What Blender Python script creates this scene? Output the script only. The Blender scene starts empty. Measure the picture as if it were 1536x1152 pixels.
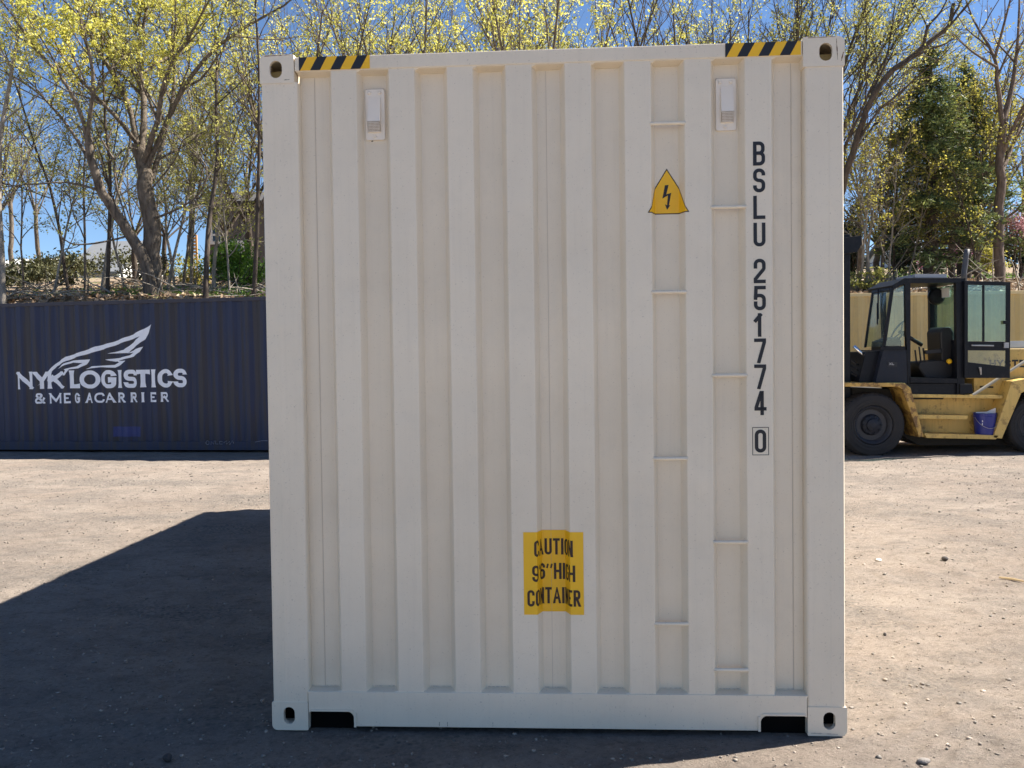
import bpy, bmesh, math, random
import numpy as np
from mathutils import Vector, Matrix
from mathutils.geometry import tessellate_polygon

scene = bpy.context.scene
COL = scene.collection
R = math.radians

# ------------------------------------------------------------------ camera, light, exposure
F_PX, CAM_H, PITCH, ROLL = 1332.95, 1.6234, 0.03731, -0.0161      # fitted to the photograph (1536 px wide)
SUN_AZ, SUN_EL = 3.40569 - math.pi, 0.82102                       # direction towards the sun (from +X, anticlockwise), elevation
SUN_STRENGTH, SKY_STRENGTH, EXPOSURE = 5.0, 0.053, 1.62

fwd = Vector((0, math.cos(PITCH), -math.sin(PITCH)))
up0 = Vector((0, math.sin(PITCH), math.cos(PITCH)))
rt0 = Vector((1, 0, 0))
CR = math.cos(ROLL) * rt0 + math.sin(ROLL) * up0
CU = -math.sin(ROLL) * rt0 + math.cos(ROLL) * up0
cam_data = bpy.data.cameras.new("camera")
cam = bpy.data.objects.new("camera", cam_data)
COL.objects.link(cam)
m3 = Matrix((CR, CU, -fwd)).transposed()
cam.matrix_world = Matrix.Translation((0, 0, CAM_H)) @ m3.to_4x4()
cam_data.sensor_fit = 'HORIZONTAL'
cam_data.sensor_width = 36.0
cam_data.lens = F_PX / 1536 * 36.0
cam_data.clip_start = 0.05
cam_data.clip_end = 3000
scene.camera = cam

world = bpy.data.worlds.new("World")
scene.world = world
world.use_nodes = True
wn = world.node_tree
sky = wn.nodes.new("ShaderNodeTexSky")
sky.sky_type = 'NISHITA'
sky.sun_disc = False
sky.sun_elevation = SUN_EL
sky.sun_rotation = math.pi / 2 - SUN_AZ
sky.altitude = 1800
sky.air_density = 1.0
sky.dust_density = 0.0
sky.ozone_density = 6.0
wn.links.new(sky.outputs[0], wn.nodes["Background"].inputs[0])
wn.nodes["Background"].inputs[1].default_value = SKY_STRENGTH

sun_data = bpy.data.lights.new("sun", 'SUN')
sun_data.energy = SUN_STRENGTH
sun_data.angle = R(0.53)
sun_data.color = (1.0, 0.93, 0.82)
sun = bpy.data.objects.new("sun", sun_data)
COL.objects.link(sun)
sdir = Vector((math.cos(SUN_AZ) * math.cos(SUN_EL), math.sin(SUN_AZ) * math.cos(SUN_EL), math.sin(SUN_EL)))
sun.rotation_euler = sdir.to_track_quat('Z', 'Y').to_euler()
sun.location = sdir * 60

scene.view_settings.view_transform = 'Standard'
scene.view_settings.look = 'None'
scene.view_settings.gamma = 1.0
scene.view_settings.exposure = EXPOSURE
scene.view_settings.use_curve_mapping = False
scene.cycles.max_bounces = 8
scene.cycles.diffuse_bounces = 4
scene.cycles.transparent_max_bounces = 16


def at(x, y, Y):
    """the point at depth Y (world y) on the sight line through photograph pixel x, y"""
    d = fwd + (x - 768) / F_PX * CR - (y - 576) / F_PX * CU
    return Vector((0, 0, CAM_H)) + d * (Y / d.y)


# ------------------------------------------------------------------ object helpers
def tag(o, label=None, cat=None, group=None, kind=None):
    if label: o['label'] = label
    if cat: o['category'] = cat
    if group: o['group'] = group
    if kind: o['kind'] = kind
    return o


def empty(name, loc=(0, 0, 0), rot=(0, 0, 0)):
    o = bpy.data.objects.new(name, None)
    o.location = loc
    o.rotation_euler = rot
    o.empty_display_size = 0.2
    COL.objects.link(o)
    return o


def link_mesh(name, me, mat, parent=None):
    o = bpy.data.objects.new(name, me)
    if mat: me.materials.append(mat)
    COL.objects.link(o)
    if parent: o.parent = parent
    return o


def obj(name, bm, mat, parent=None, smooth=False, recalc=True):
    me = bpy.data.meshes.new(name)
    if recalc: bmesh.ops.recalc_face_normals(bm, faces=bm.faces)
    bm.to_mesh(me)
    bm.free()
    if smooth:
        for p in me.polygons: p.use_smooth = True
    return link_mesh(name, me, mat, parent)


def box(bm, lo, hi, bev=0.0, seg=2, M=None):
    lo, hi = Vector(lo), Vector(hi)
    c, s = (lo + hi) / 2, hi - lo
    tmp = bmesh.new()
    bmesh.ops.create_cube(tmp, size=1.0, matrix=Matrix.Translation(c) @ Matrix.Diagonal((s.x, s.y, s.z, 1)))
    if bev > 0:
        bmesh.ops.bevel(tmp, geom=list(tmp.edges), offset=bev, segments=seg, affect='EDGES', profile=0.5)
    if M is not None: bmesh.ops.transform(tmp, matrix=M, verts=tmp.verts)
    merge(bm, tmp)
    return bm


def merge(bm, tmp):
    vm = {}
    for v in tmp.verts: vm[v] = bm.verts.new(v.co)
    for f in tmp.faces:
        try: bm.faces.new([vm[v] for v in f.verts])
        except ValueError: pass
    tmp.free()


def prism(bm, poly, y0, y1, M=None):
    """polygon of (x, z) extruded from y0 to y1 (concave allowed)"""
    a = [bm.verts.new((p[0], y0, p[1])) for p in poly]
    b = [bm.verts.new((p[0], y1, p[1])) for p in poly]
    n = len(poly)
    tris = tessellate_polygon([[Vector((p[0], p[1], 0)) for p in poly]])
    for t in tris:
        try:
            bm.faces.new([a[i] for i in t]); bm.faces.new([b[i] for i in reversed(t)])
        except ValueError: pass
    for i in range(n):
        bm.faces.new((a[i], a[(i + 1) % n], b[(i + 1) % n], b[i]))
    if M is not None:
        for v in a + b: v.co = M @ v.co
    return bm


def tube(bm, pts, r, sides=8, caps=True):
    pts = [Vector(p) for p in pts]
    rs = r if isinstance(r, (list, tuple)) else [r] * len(pts)
    rings = []
    n = None
    for i, p in enumerate(pts):
        t = (pts[min(i + 1, len(pts) - 1)] - pts[max(i - 1, 0)]).normalized()
        if n is None: n = t.orthogonal().normalized()
        else: n = (n - t * n.dot(t)).normalized()
        b = t.cross(n)
        rings.append([bm.verts.new(p + rs[i] * (math.cos(2 * math.pi * k / sides) * n + math.sin(2 * math.pi * k / sides) * b)) for k in range(sides)])
    for i in range(len(rings) - 1):
        for k in range(sides):
            bm.faces.new((rings[i][k], rings[i][(k + 1) % sides], rings[i + 1][(k + 1) % sides], rings[i + 1][k]))
    if caps:
        bm.faces.new(list(reversed(rings[0]))); bm.faces.new(rings[-1])
    return bm


def lathe(bm, prof, center, axis='y', seg=48):
    """profile of (radius, offset along axis)"""
    rings = []
    c = Vector(center)
    for (r, o) in prof:
        ring = []
        for k in range(seg):
            a = 2 * math.pi * k / seg
            if axis == 'y': v = Vector((r * math.cos(a), o, r * math.sin(a)))
            elif axis == 'z': v = Vector((r * math.cos(a), r * math.sin(a), o))
            else: v = Vector((o, r * math.cos(a), r * math.sin(a)))
            ring.append(bm.verts.new(c + v))
        rings.append(ring)
    for i in range(len(rings) - 1):
        for k in range(seg):
            bm.faces.new((rings[i][k], rings[i][(k + 1) % seg], rings[i + 1][(k + 1) % seg], rings[i + 1][k]))
    bm.faces.new(rings[0]); bm.faces.new(rings[-1])
    return bm


# ------------------------------------------------------------------ materials
def nodes_of(name):
    m = bpy.data.materials.new(name)
    m.use_nodes = True
    nt = m.node_tree
    return m, nt, nt.nodes["Principled BSDF"]


def N(nt, t, **kw):
    n = nt.nodes.new(t)
    for k, v in kw.items(): setattr(n, k, v)
    return n


def coords(nt, scale=(1, 1, 1)):
    tc = N(nt, "ShaderNodeTexCoord")
    mp = N(nt, "ShaderNodeMapping")
    mp.inputs['Scale'].default_value = scale
    nt.links.new(tc.outputs['Object'], mp.inputs[0])
    return mp.outputs[0]


def noise(nt, vec, scale, detail=4, rough=0.55):
    n = N(nt, "ShaderNodeTexNoise")
    n.inputs['Scale'].default_value = scale
    n.inputs['Detail'].default_value = detail
    n.inputs['Roughness'].default_value = rough
    nt.links.new(vec, n.inputs['Vector'])
    return n.outputs['Fac']


def ramp(nt, fac, stops):
    r = N(nt, "ShaderNodeValToRGB")
    el = r.color_ramp.elements
    while len(el) > 1: el.remove(el[-1])
    el[0].position = stops[0][0]
    el[0].color = (*stops[0][1], 1) if len(stops[0][1]) == 3 else stops[0][1]
    for p, c in stops[1:]:
        e = el.new(p); e.color = (*c, 1) if len(c) == 3 else c
    nt.links.new(fac, r.inputs[0])
    return r.outputs[0]


def mix(nt, a, b, fac, mode='MIX'):
    m = N(nt, "ShaderNodeMix", data_type='RGBA', blend_type=mode)
    for s, v in ((6, a), (7, b)):
        if isinstance(v, (tuple, list)): m.inputs[s].default_value = (*v[:3], 1)
        else: nt.links.new(v, m.inputs[s])
    if isinstance(fac, (int, float)): m.inputs[0].default_value = fac
    else: nt.links.new(fac, m.inputs[0])
    return m.outputs[2]


def bump(nt, h, strength, dist, bsdf, prev=None):
    b = N(nt, "ShaderNodeBump")
    b.inputs['Strength'].default_value = strength
    b.inputs['Distance'].default_value = dist
    nt.links.new(h, b.inputs['Height'])
    if prev is not None: nt.links.new(prev, b.inputs['Normal'])
    nt.links.new(b.outputs[0], bsdf.inputs['Normal'])
    return b.outputs[0]


def k3(c, k): return tuple(min(1.0, x * k) for x in c)


def paint(name, rgb, rough=0.45, dirt=(0.25, 0.20, 0.15), dirt_amt=0.12, streak=0.12, speck=0.35, warp=0.25, metal=0.0):
    m, nt, b = nodes_of(name)
    v = coords(nt)
    big = noise(nt, v, 1.6, 5)
    c = mix(nt, k3(rgb, 0.93), k3(rgb, 1.05), ramp(nt, big, [(0.3, (0, 0, 0)), (0.7, (1, 1, 1))]))
    vs = coords(nt, (38, 38, 1.1))
    st = noise(nt, vs, 1.0, 6, 0.65)
    c = mix(nt, c, dirt, mix(nt, (0, 0, 0), ramp(nt, st, [(0.52, (0, 0, 0)), (0.78, (1, 1, 1))]), streak))
    cl = noise(nt, v, 9.0, 7, 0.7)
    c = mix(nt, c, dirt, mix(nt, (0, 0, 0), ramp(nt, cl, [(0.5, (0, 0, 0)), (0.8, (1, 1, 1))]), dirt_amt))
    sp = noise(nt, v, 120.0, 2, 0.5)
    c = mix(nt, c, dirt, mix(nt, (0, 0, 0), ramp(nt, sp, [(0.66, (0, 0, 0)), (0.74, (1, 1, 1))]), speck))
    nt.links.new(c, b.inputs['Base Color'])
    b.inputs['Roughness'].default_value = rough
    b.inputs['Metallic'].default_value = metal
    p1 = bump(nt, noise(nt, v, 3.2, 2), warp, 0.03, b)
    bump(nt, noise(nt, v, 260, 2), 0.12, 0.002, b, p1)
    return m


def plain(name, rgb, rough=0.5, metal=0.0, var=0.12, scale=14, bmp=0.0):
    m, nt, b = nodes_of(name)
    v = coords(nt)
    c = mix(nt, k3(rgb, 1 - var), k3(rgb, 1 + var), noise(nt, v, scale, 5))
    nt.links.new(c, b.inputs['Base Color'])
    b.inputs['Roughness'].default_value = rough
    b.inputs['Metallic'].default_value = metal
    if bmp: bump(nt, noise(nt, v, scale * 3, 5), bmp, 0.02, b)
    return m


def worn(name, rgb, rust=(0.10, 0.045, 0.02), amt=0.5, lo=0.55, hi=0.62, rough=0.5, dark=(0.03, 0.028, 0.025), stretch=None):
    """old machine paint: faded, stained, chipped to rust"""
    m, nt, b = nodes_of(name)
    v = coords(nt)
    c = mix(nt, k3(rgb, 0.8), k3(rgb, 1.12), noise(nt, v, 2.5, 5))
    st = noise(nt, coords(nt, (16, 16, 1.5)), 1.0, 6, 0.65)
    c = mix(nt, c, dark, mix(nt, (0, 0, 0), ramp(nt, st, [(0.5, (0, 0, 0)), (0.8, (1, 1, 1))]), 0.4))
    ch = noise(nt, v, 7.5, 8, 0.7) if stretch is None else noise(nt, coords(nt, stretch), 1.0, 6, 0.6)
    c = mix(nt, c, rust, mix(nt, (0, 0, 0), ramp(nt, ch, [(lo, (0, 0, 0)), (hi, (1, 1, 1))]), amt))
    nt.links.new(c, b.inputs['Base Color'])
    b.inputs['Roughness'].default_value = rough
    bump(nt, ch, 0.15, 0.02, b)
    return m


def leafmat(name, cols, trans=0.45, scale=0.9):
    m, nt, b = nodes_of(name)
    g = N(nt, "ShaderNodeNewGeometry")
    v = coords(nt)
    patch = noise(nt, v, scale, 3)
    mm = N(nt, "ShaderNodeMath", operation='MULTIPLY_ADD')
    nt.links.new(g.outputs['Random Per Island'], mm.inputs[0])
    mm.inputs[1].default_value = 0.55
    nt.links.new(patch, mm.inputs[2])
    ms = N(nt, "ShaderNodeMath", operation='SUBTRACT')
    nt.links.new(mm.outputs[0], ms.inputs[0]); ms.inputs[1].default_value = 0.27
    n = len(cols)
    c = ramp(nt, ms.outputs[0], [(0.15 + 0.7 * i / max(1, n - 1), cc) for i, cc in enumerate(cols)])
    nt.links.new(c, b.inputs['Base Color'])
    b.inputs['Roughness'].default_value = 0.6
    tr = N(nt, "ShaderNodeBsdfTranslucent")
    nt.links.new(c, tr.inputs[0])
    ms2 = N(nt, "ShaderNodeMixShader")
    ms2.inputs[0].default_value = trans
    nt.links.new(b.outputs[0], ms2.inputs[1]); nt.links.new(tr.outputs[0], ms2.inputs[2])
    nt.links.new(ms2.outputs[0], nt.nodes["Material Output"].inputs[0])
    return m


def glassmat(name, tint, refl=0.14):
    m, nt, b = nodes_of(name)
    t = N(nt, "ShaderNodeBsdfTransparent"); t.inputs[0].default_value = (*tint, 1)
    g = N(nt, "ShaderNodeBsdfGlossy"); g.inputs['Roughness'].default_value = 0.05
    d = N(nt, "ShaderNodeBsdfDiffuse"); d.inputs[0].default_value = (0.30, 0.36, 0.34, 1)      # dust film on the pane
    v = coords(nt)
    ms = N(nt, "ShaderNodeMixShader"); ms.inputs[0].default_value = refl
    nt.links.new(t.outputs[0], ms.inputs[1]); nt.links.new(g.outputs[0], ms.inputs[2])
    m2 = N(nt, "ShaderNodeMixShader")
    nt.links.new(ramp(nt, noise(nt, v, 3.0, 5), [(0.35, (0.03,) * 3), (0.75, (0.17,) * 3)]), m2.inputs[0])
    nt.links.new(ms.outputs[0], m2.inputs[1]); nt.links.new(d.outputs[0], m2.inputs[2])
    nt.links.new(m2.outputs[0], nt.nodes["Material Output"].inputs[0])
    return m


IVORY = paint("ivory container paint", (0.83, 0.73, 0.575), rough=0.34, dirt_amt=0.08, streak=0.07, speck=0.30)
IVORY_CLEAN = plain("ivory vent paint", (0.87, 0.79, 0.68), 0.4, var=0.04)
SEAM = plain("dirty weld bead", (0.54, 0.47, 0.39), 0.7)
RUST = plain("rust", (0.13, 0.055, 0.03), 0.9, var=0.4, scale=60)
BLACK_INK = plain("black vinyl", (0.012, 0.013, 0.018), 0.5)
SIGN_YELLOW = plain("yellow vinyl", (0.94, 0.53, 0.015), 0.45, var=0.05)
SIGN_BROWN = plain("dark brown lettering", (0.035, 0.015, 0.012), 0.5)
BRASSY = plain("brassy yellow", (0.74, 0.55, 0.24), 0.7, var=.25, scale=40)  # brassy tone of the blocks added inside the upper castings
SHADE_BLACK = plain("painted shade black", (0.006, 0.006, 0.006), 0.95)  # shade painted as colour, for the casting and notch hollows
SHADE_BLACK.node_tree.nodes['Principled BSDF'].inputs['Specular IOR Level'].default_value = 0.03
DARK_IN = plain("dark interior", (0.03, 0.028, 0.026), 0.9)
BLUE_PAINT = worn("weathered dark blue with painted sheen", (0.0105, 0.021, 0.064), rust=(0.030, 0.027, 0.031), amt=0.9, lo=0.46, hi=0.58, rough=0.55, stretch=(9, 9, 0.5), dark=(0.03, 0.024, 0.03))  # here rust holds brownish stripes: facet reflections painted into the colour
BLUE_PATCH = plain("fresh blue repair paint", (0.015, 0.03, 0.15), 0.5, var=0.25)
WHITE_INK = plain("faded white lettering", (0.84, 0.87, 0.93), 0.6, var=0.1, scale=8)
CHALK = plain("chalk scrawl", (0.22, 0.23, 0.28), 0.9, var=0.4, scale=30)
YEL_BOX = paint("pale yellow container paint", (0.56, 0.42, 0.17), dirt_amt=0.3, streak=0.55, speck=0.2)
YEL_TRIM = paint("pale yellow rail paint", (0.66, 0.52, 0.26), dirt_amt=0.25, streak=0.2, speck=0.2)

# ------------------------------------------------------------------ ground
rng = np.random.default_rng(7)


def vnoise(x, y, seed=0):
    """smooth value noise on arrays"""
    xi, yi = np.floor(x).astype(np.int64), np.floor(y).astype(np.int64)
    fx, fy = x - xi, y - yi
    fx, fy = fx * fx * (3 - 2 * fx), fy * fy * (3 - 2 * fy)

    def h(a, b):
        n = (a * 374761393 + b * 668265263 + seed * 1442695041) & 0x7fffffff
        n = ((n ^ (n >> 13)) * 1274126177) & 0x7fffffff
        return ((n ^ (n >> 16)) & 0xffff) / 65535.0
    return (h(xi, yi) * (1 - fx) + h(xi + 1, yi) * fx) * (1 - fy) + (h(xi, yi + 1) * (1 - fx) + h(xi + 1, yi + 1) * fx) * fy


def fbm(x, y, seed=0, o=4):
    s, a, t = 0, 1.0, 0
    for i in range(o):
        s = s + a * (vnoise(x * 2 ** i, y * 2 ** i, seed + i) - 0.5); t += a; a *= 0.5
    return s / t


C_O = Vector((-1.06031, 3.78925, 0.0))
YAW, LX, LY = -0.05738, -0.0122, 0.00273
C_M = (Matrix.Rotation(YAW, 4, 'Z') @ Matrix.Rotation(LX, 4, 'X') @ Matrix.Rotation(LY, 4, 'Y'))
c_ux = np.array((math.cos(YAW), math.sin(YAW))); c_uy = np.array((-math.sin(YAW), math.cos(YAW)))


def ground_z(x, y):
    x, y = np.asarray(x, float), np.asarray(y, float)
    a = (x - C_O.x) * c_ux[0] + (y - C_O.y) * c_ux[1]
    b = (x - C_O.x) * c_uy[0] + (y - C_O.y) * c_uy[1]
    da = np.maximum(np.maximum(-a, a - 2.44), 0); db = np.maximum(np.maximum(-b, b - 6.06), 0)
    w = np.exp(-(da ** 2 + db ** 2) / 1.5)
    foot = np.clip(1 - np.sqrt(da ** 2 + db ** 2) / 0.35, 0, 1)
    z = -0.0122 * np.clip(b, 0, 6.06) * w - 0.0027 * np.clip(a, 0, 2.44) * w
    n = 0.05 * fbm(x * 0.35, y * 0.5, 3, 3) + 0.020 * fbm(x * 2.5, y * 2.7, 11, 4) + 0.022 * fbm(x * 10, y * 11, 21, 4)
    n = n * (1 - 0.75 * foot) - 0.004 * foot
    # ridges left by tyre lugs in the near right corner, and a few looser ruts
    u = (x - 1.75) * 0.80 + (y - 3.75) * 0.6; vv = -(x - 1.75) * 0.6 + (y - 3.75) * 0.80
    lug = np.exp(-(u / 0.40) ** 4 - ((vv + 0.05) / 0.30) ** 4) * np.maximum(0, np.sin(vv * 60 + 4 * fbm(u * 4, vv * 4, 9, 2) + 8 * np.abs(u)))
    n = n + 0.010 * lug
    r2 = np.exp(-((y - 8.2 - 0.05 * x) / 0.25) ** 2) * (x > 2.2) * np.maximum(0, np.sin(x * 16 + y * 9)) * 0.012
    r3 = np.exp(-((y - 5.9 - 0.15 * x) / 0.15) ** 2) * (x > 2.6) * 0.012 * np.maximum(0, np.sin(x * 22))
    far = np.clip((np.hypot(x, y) - 40) / 60, 0, 1)
    return z + (n + r2 + r3) * (1 - far)


def grow_axis(lo, hi, step, rate, limit, coarse_lo=True):
    up = [hi]; s = step
    while up[-1] < limit: s = min(s * rate, 60); up.append(up[-1] + s)
    dn = [lo]; s = step
    while dn[-1] > -limit: s = min(s * (rate if not coarse_lo else 1.35), 60); dn.append(dn[-1] - s)
    return np.array(sorted(dn[1:]) + list(np.arange(lo, hi, step)) + up)


def grid_mesh(name, xs, ys, zf):
    X, Y = np.meshgrid(xs, ys)
    Z = zf(X, Y)
    co = np.stack((X, Y, Z), -1).reshape(-1, 3)
    nx, ny = len(xs), len(ys)
    i = np.arange((ny - 1) * (nx - 1)); r, c = i // (nx - 1), i % (nx - 1)
    q = np.stack((r * nx + c, r * nx + c + 1, (r + 1) * nx + c + 1, (r + 1) * nx + c), -1)
    return raw_mesh(name, co, q)


def raw_mesh(name, co, quads, smooth=True):
    me = bpy.data.meshes.new(name)
    co = np.ascontiguousarray(co, dtype=np.float32); quads = np.ascontiguousarray(quads, dtype=np.int32)
    k = quads.shape[1]
    me.vertices.add(len(co)); me.vertices.foreach_set("co", co.ravel())
    me.loops.add(quads.size); me.loops.foreach_set("vertex_index", quads.ravel())
    me.polygons.add(len(quads)); me.polygons.foreach_set("loop_start", np.arange(0, quads.size, k, dtype=np.int32))
    if smooth: me.polygons.foreach_set("use_smooth", np.ones(len(quads), dtype=bool))
    me.update(calc_edges=True)
    return me


def ground_material():
    m, nt, b = nodes_of("dusty gravel yard")
    v = coords(nt)
    tan, pale, grey = (0.315, 0.258, 0.216), (0.395, 0.338, 0.290), (0.228, 0.203, 0.184)
    W = lambda fac, lo, hi, top=1.0: ramp(nt, fac, [(lo, (0, 0, 0)), (hi, (top,) * 3)])
    c = mix(nt, tan, pale, W(noise(nt, v, 0.55, 6, 0.6), .35, .65))
    n2 = noise(nt, coords(nt, (0.9, 1.15, 1)), 1.5, 9, 0.75)
    c = mix(nt, c, grey, W(n2, .45, .66, .9))
    nm = noise(nt, coords(nt, (0.75, 1.25, 1)), 7.0, 9, 0.8)                       # clods and trodden crust
    c = mix(nt, c, (0.145, 0.12, 0.10), W(nm, .50, .70, .75))
    c = mix(nt, c, (0.48, 0.41, 0.34), W(noise(nt, v, 11.0, 8, 0.8), .55, .72, .6))
    n3 = noise(nt, v, 38, 7, 0.8)
    c = mix(nt, c, (0.115, 0.098, 0.084), W(n3, .52, .68, .75))
    n4 = noise(nt, v, 75, 5, 0.8)
    c = mix(nt, c, (0.54, 0.465, 0.385), W(n4, .56, .70, .75))
    gp = noise(nt, coords(nt, (0.5, 0.9, 1)), 1.1, 4, 0.6)                         # loose grey gravel lying in patches
    vo = N(nt, "ShaderNodeTexVoronoi"); vo.inputs['Scale'].default_value = 42
    nt.links.new(v, vo.inputs['Vector'])
    gm = mix(nt, (0, 0, 0), W(gp, .50, .62, .9), W(vo.outputs['Distance'], .75, .30))
    gcol = mix(nt, (0.10, 0.095, 0.09), (0.30, 0.27, 0.24), vo.outputs['Color'])
    c = mix(nt, c, gcol, gm)
    nt.links.new(c, b.inputs['Base Color'])
    b.inputs['Roughness'].default_value = 0.95
    b.inputs['Specular IOR Level'].default_value = 0.12
    p = bump(nt, n2, 0.7, 0.07, b)
    p = bump(nt, nm, 1.0, 0.045, b, p)
    p = bump(nt, n3, 1.0, 0.020, b, p)
    bump(nt, n4, 0.9, 0.010, b, p)
    return m


GROUND = ground_material()
g_me = grid_mesh("ground", grow_axis(-2.6, 2.9, 0.024, 1.022, 420, False), grow_axis(2.7, 5.2, 0.02, 1.011, 420), ground_z)
tag(link_mesh("ground", g_me, GROUND), kind='structure')


# hillside rising behind the containers
def bank_z(x, y):
    x, y = np.asarray(x, float), np.asarray(y, float)
    foot = 18.3 + 1.4 / (1 + np.exp(-(x - 1.5) / 1.2))
    t = np.clip((y - foot) / 2.6, 0, 1)
    z = 3.05 * (t * t * (3 - 2 * t)) + 0.105 * np.clip(y - foot - 2.2, 0, 36) + 0.01 * np.clip(y - foot - 38, 0, 400)
    z = z + (0.30 * fbm(x * 0.22, y * 0.22, 31, 3) + 0.16 * fbm(x * 1.3, y * 1.3, 37, 3)) * t
    return z - 0.12


bx = np.concatenate((np.linspace(-160, -34, 22), np.arange(-32, 34, 0.32), np.linspace(35, 160, 22)))
by = np.concatenate((np.arange(16.5, 32, 0.22), np.geomspace(32.4, 240, 50)))


def bank_material():
    m, nt, b = nodes_of("leaf litter on the bank")
    v = coords(nt)
    n1 = noise(nt, v, 0.7, 6, 0.65)
    n2 = noise(nt, v, 9, 8, 0.75)
    c = mix(nt, (0.20, 0.14, 0.09), (0.38, 0.29, 0.20), ramp(nt, n2, [(0.35, (0, 0, 0)), (0.65, (1, 1, 1))]))
    c = mix(nt, c, (0.12, 0.17, 0.035), ramp(nt, n1, [(0.52, (0, 0, 0)), (0.62, (0.8,) * 3)]))
    nt.links.new(c, b.inputs['Base Color'])
    b.inputs['Roughness'].default_value = 1.0
    bump(nt, n2, 0.9, 0.12, b)
    return m


BANK = bank_material()
tag(link_mesh("hillside", grid_mesh("hillside", bx, by, bank_z), BANK), kind='structure')


def scatter_quads(name, P, size, mat, seed=1, flat=0.5, aspect=1.0):
    """one mesh of small square leaves, one per point"""
    rg = np.random.default_rng(seed)
    n = len(P)
    s = (size * rg.uniform(0.6, 1.4, n))[:, None]
    u = rg.normal(size=(n, 3)); u[:, 2] *= flat; u /= np.linalg.norm(u, axis=1)[:, None]
    w = rg.normal(size=(n, 3)); w[:, 2] *= flat
    w -= (w * u).sum(1)[:, None] * u; w /= np.linalg.norm(w, axis=1)[:, None]
    u = u * s; w = w * s * aspect
    co = np.stack((P - u, P - w * 0.7, P + u, P + w * 0.7), 1).reshape(-1, 3)
    q = np.arange(4 * n).reshape(n, 4)
    return raw_mesh(name, co, q, smooth=False)


LITTER = leafmat("dry fallen leaves", [(0.22, 0.14, 0.085), (0.38, 0.27, 0.175), (0.52, 0.41, 0.29)], 0.1)
n = 26000
px = np.where(rng.random(n) < 0.55, rng.uniform(-15, -4.2, n), rng.uniform(7, 18, n))
py = 20.3 + 14 * rng.random(n) ** 1.6
pz = bank_z(px, py) + rng.uniform(0.0, 0.06, n)
tag(link_mesh("leaf_litter", scatter_quads("leaf_litter", np.stack((px, py, pz), 1), 0.075, LITTER, 3, 0.35), LITTER), "dry brown fallen leaves covering the bank behind the containers", "leaf litter", kind='stuff')


def pebble_mesh(name, P, S, seed):
    rg = np.random.default_rng(seed)
    tmp = bmesh.new(); bmesh.ops.create_icosphere(tmp, subdivisions=1, radius=1.0)
    base = np.array([v.co[:] for v in tmp.verts]); tri = np.array([[v.index for v in f.verts] for f in tmp.faces]); tmp.free()
    n, k = len(P), len(base)
    jit = 1 + 0.35 * rg.uniform(-1, 1, (n, k, 1))
    sc = rg.uniform(0.6, 1.3, (n, 1, 3)) * np.array((1, 1, 0.6)) * S[:, None, None]
    ang = rg.uniform(0, 6.28, n); ca, sa = np.cos(ang)[:, None], np.sin(ang)[:, None]
    L = base[None] * jit * sc
    X = L[..., 0] * ca - L[..., 1] * sa; Y = L[..., 0] * sa + L[..., 1] * ca
    co = np.stack((X, Y, L[..., 2]), -1) + P[:, None, :]
    q = (tri[None] + (np.arange(n) * k)[:, None, None]).reshape(-1, 3)
    return raw_mesh(name, co.reshape(-1, 3), q, smooth=False)


PEBBLE = leafmat("gravel stones", [(0.09, 0.08, 0.07), (0.16, 0.14, 0.12), (0.25, 0.21, 0.17), (0.36, 0.30, 0.25)], 0.0, 3.0)
n = 8000
py = 3.0 + 10.5 * rng.random(n) ** 1.5
px = rng.uniform(-0.72, 0.72, n) * (py + 1.0)
S = 0.0025 + 0.0075 * rng.random(n) ** 4 + 0.0005 * py
P = np.stack((px, py, ground_z(px, py) + S * 0.2), 1)
tag(link_mesh("gravel", pebble_mesh("gravel", P, S, 5), PEBBLE), "small loose stones strewn over the dusty yard", "gravel", kind='stuff')

# single stones and bits that can be told apart
STONE = plain("grey stone", (0.22, 0.20, 0.185), 0.9, var=0.3, scale=40, bmp=0.4)
DARKSTONE = plain("dark stone", (0.05, 0.045, 0.045), 0.9, var=0.3, scale=40)
WOOD = plain("weathered splinter wood", (0.46, 0.36, 0.22), 0.8, var=0.25, scale=20)


def ground_at(x, y):
    d = fwd + (x - 768) / F_PX * CR - (y - 576) / F_PX * CU
    p = Vector((0, 0, CAM_H)) + d * (-CAM_H / d.z)
    p.z = float(ground_z(p.x, p.y)); return p


for i, (x, y, s, mt, lab) in enumerate([
        (1385, 1139, 0.034, STONE, "fist sized grey rock on the sunlit dirt in the lower right corner"),
        (1417, 838, 0.040, DARKSTONE, "dark clod lying on the sunlit dirt below the forklift"),
        (1327, 947, 0.018, DARKSTONE, "small dark pebble on bare tan dirt right of the ivory container"),
        (1318, 836, 0.026, plain("white stone", (0.7, 0.66, 0.6), 0.8), "small white stone on the dirt right of the ivory container"),
        (252, 1140, 0.035, DARKSTONE, "dark lump of dirt in the shaded ground at the bottom left")]):
    me = pebble_mesh("stone", np.zeros((1, 3)), np.array([s]), 50 + i)
    o = link_mesh("stone", me, mt)
    p = ground_at(x, y); o.location = (p.x, p.y, p.z + s * 0.35)
    bv = o.modifiers.new("round", 'SUBSURF'); bv.levels = bv.render_levels = 2
    tag(o, lab, "stone")
st = bmesh.new()
p0, p1 = ground_at(1499, 863), ground_at(1540, 871)
tube(st, [(0, 0, 0), (p1 - p0) * 0.5 + Vector((0, 0, 0.004)), p1 - p0], [0.007, 0.010, 0.006], 6)
o = obj("wood_splinter", st, WOOD); o.location = p0 + Vector((0, 0, 0.012))
tag(o, "yellowish broken piece of wood lying on the dirt at the right edge", "wood scrap")


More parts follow.
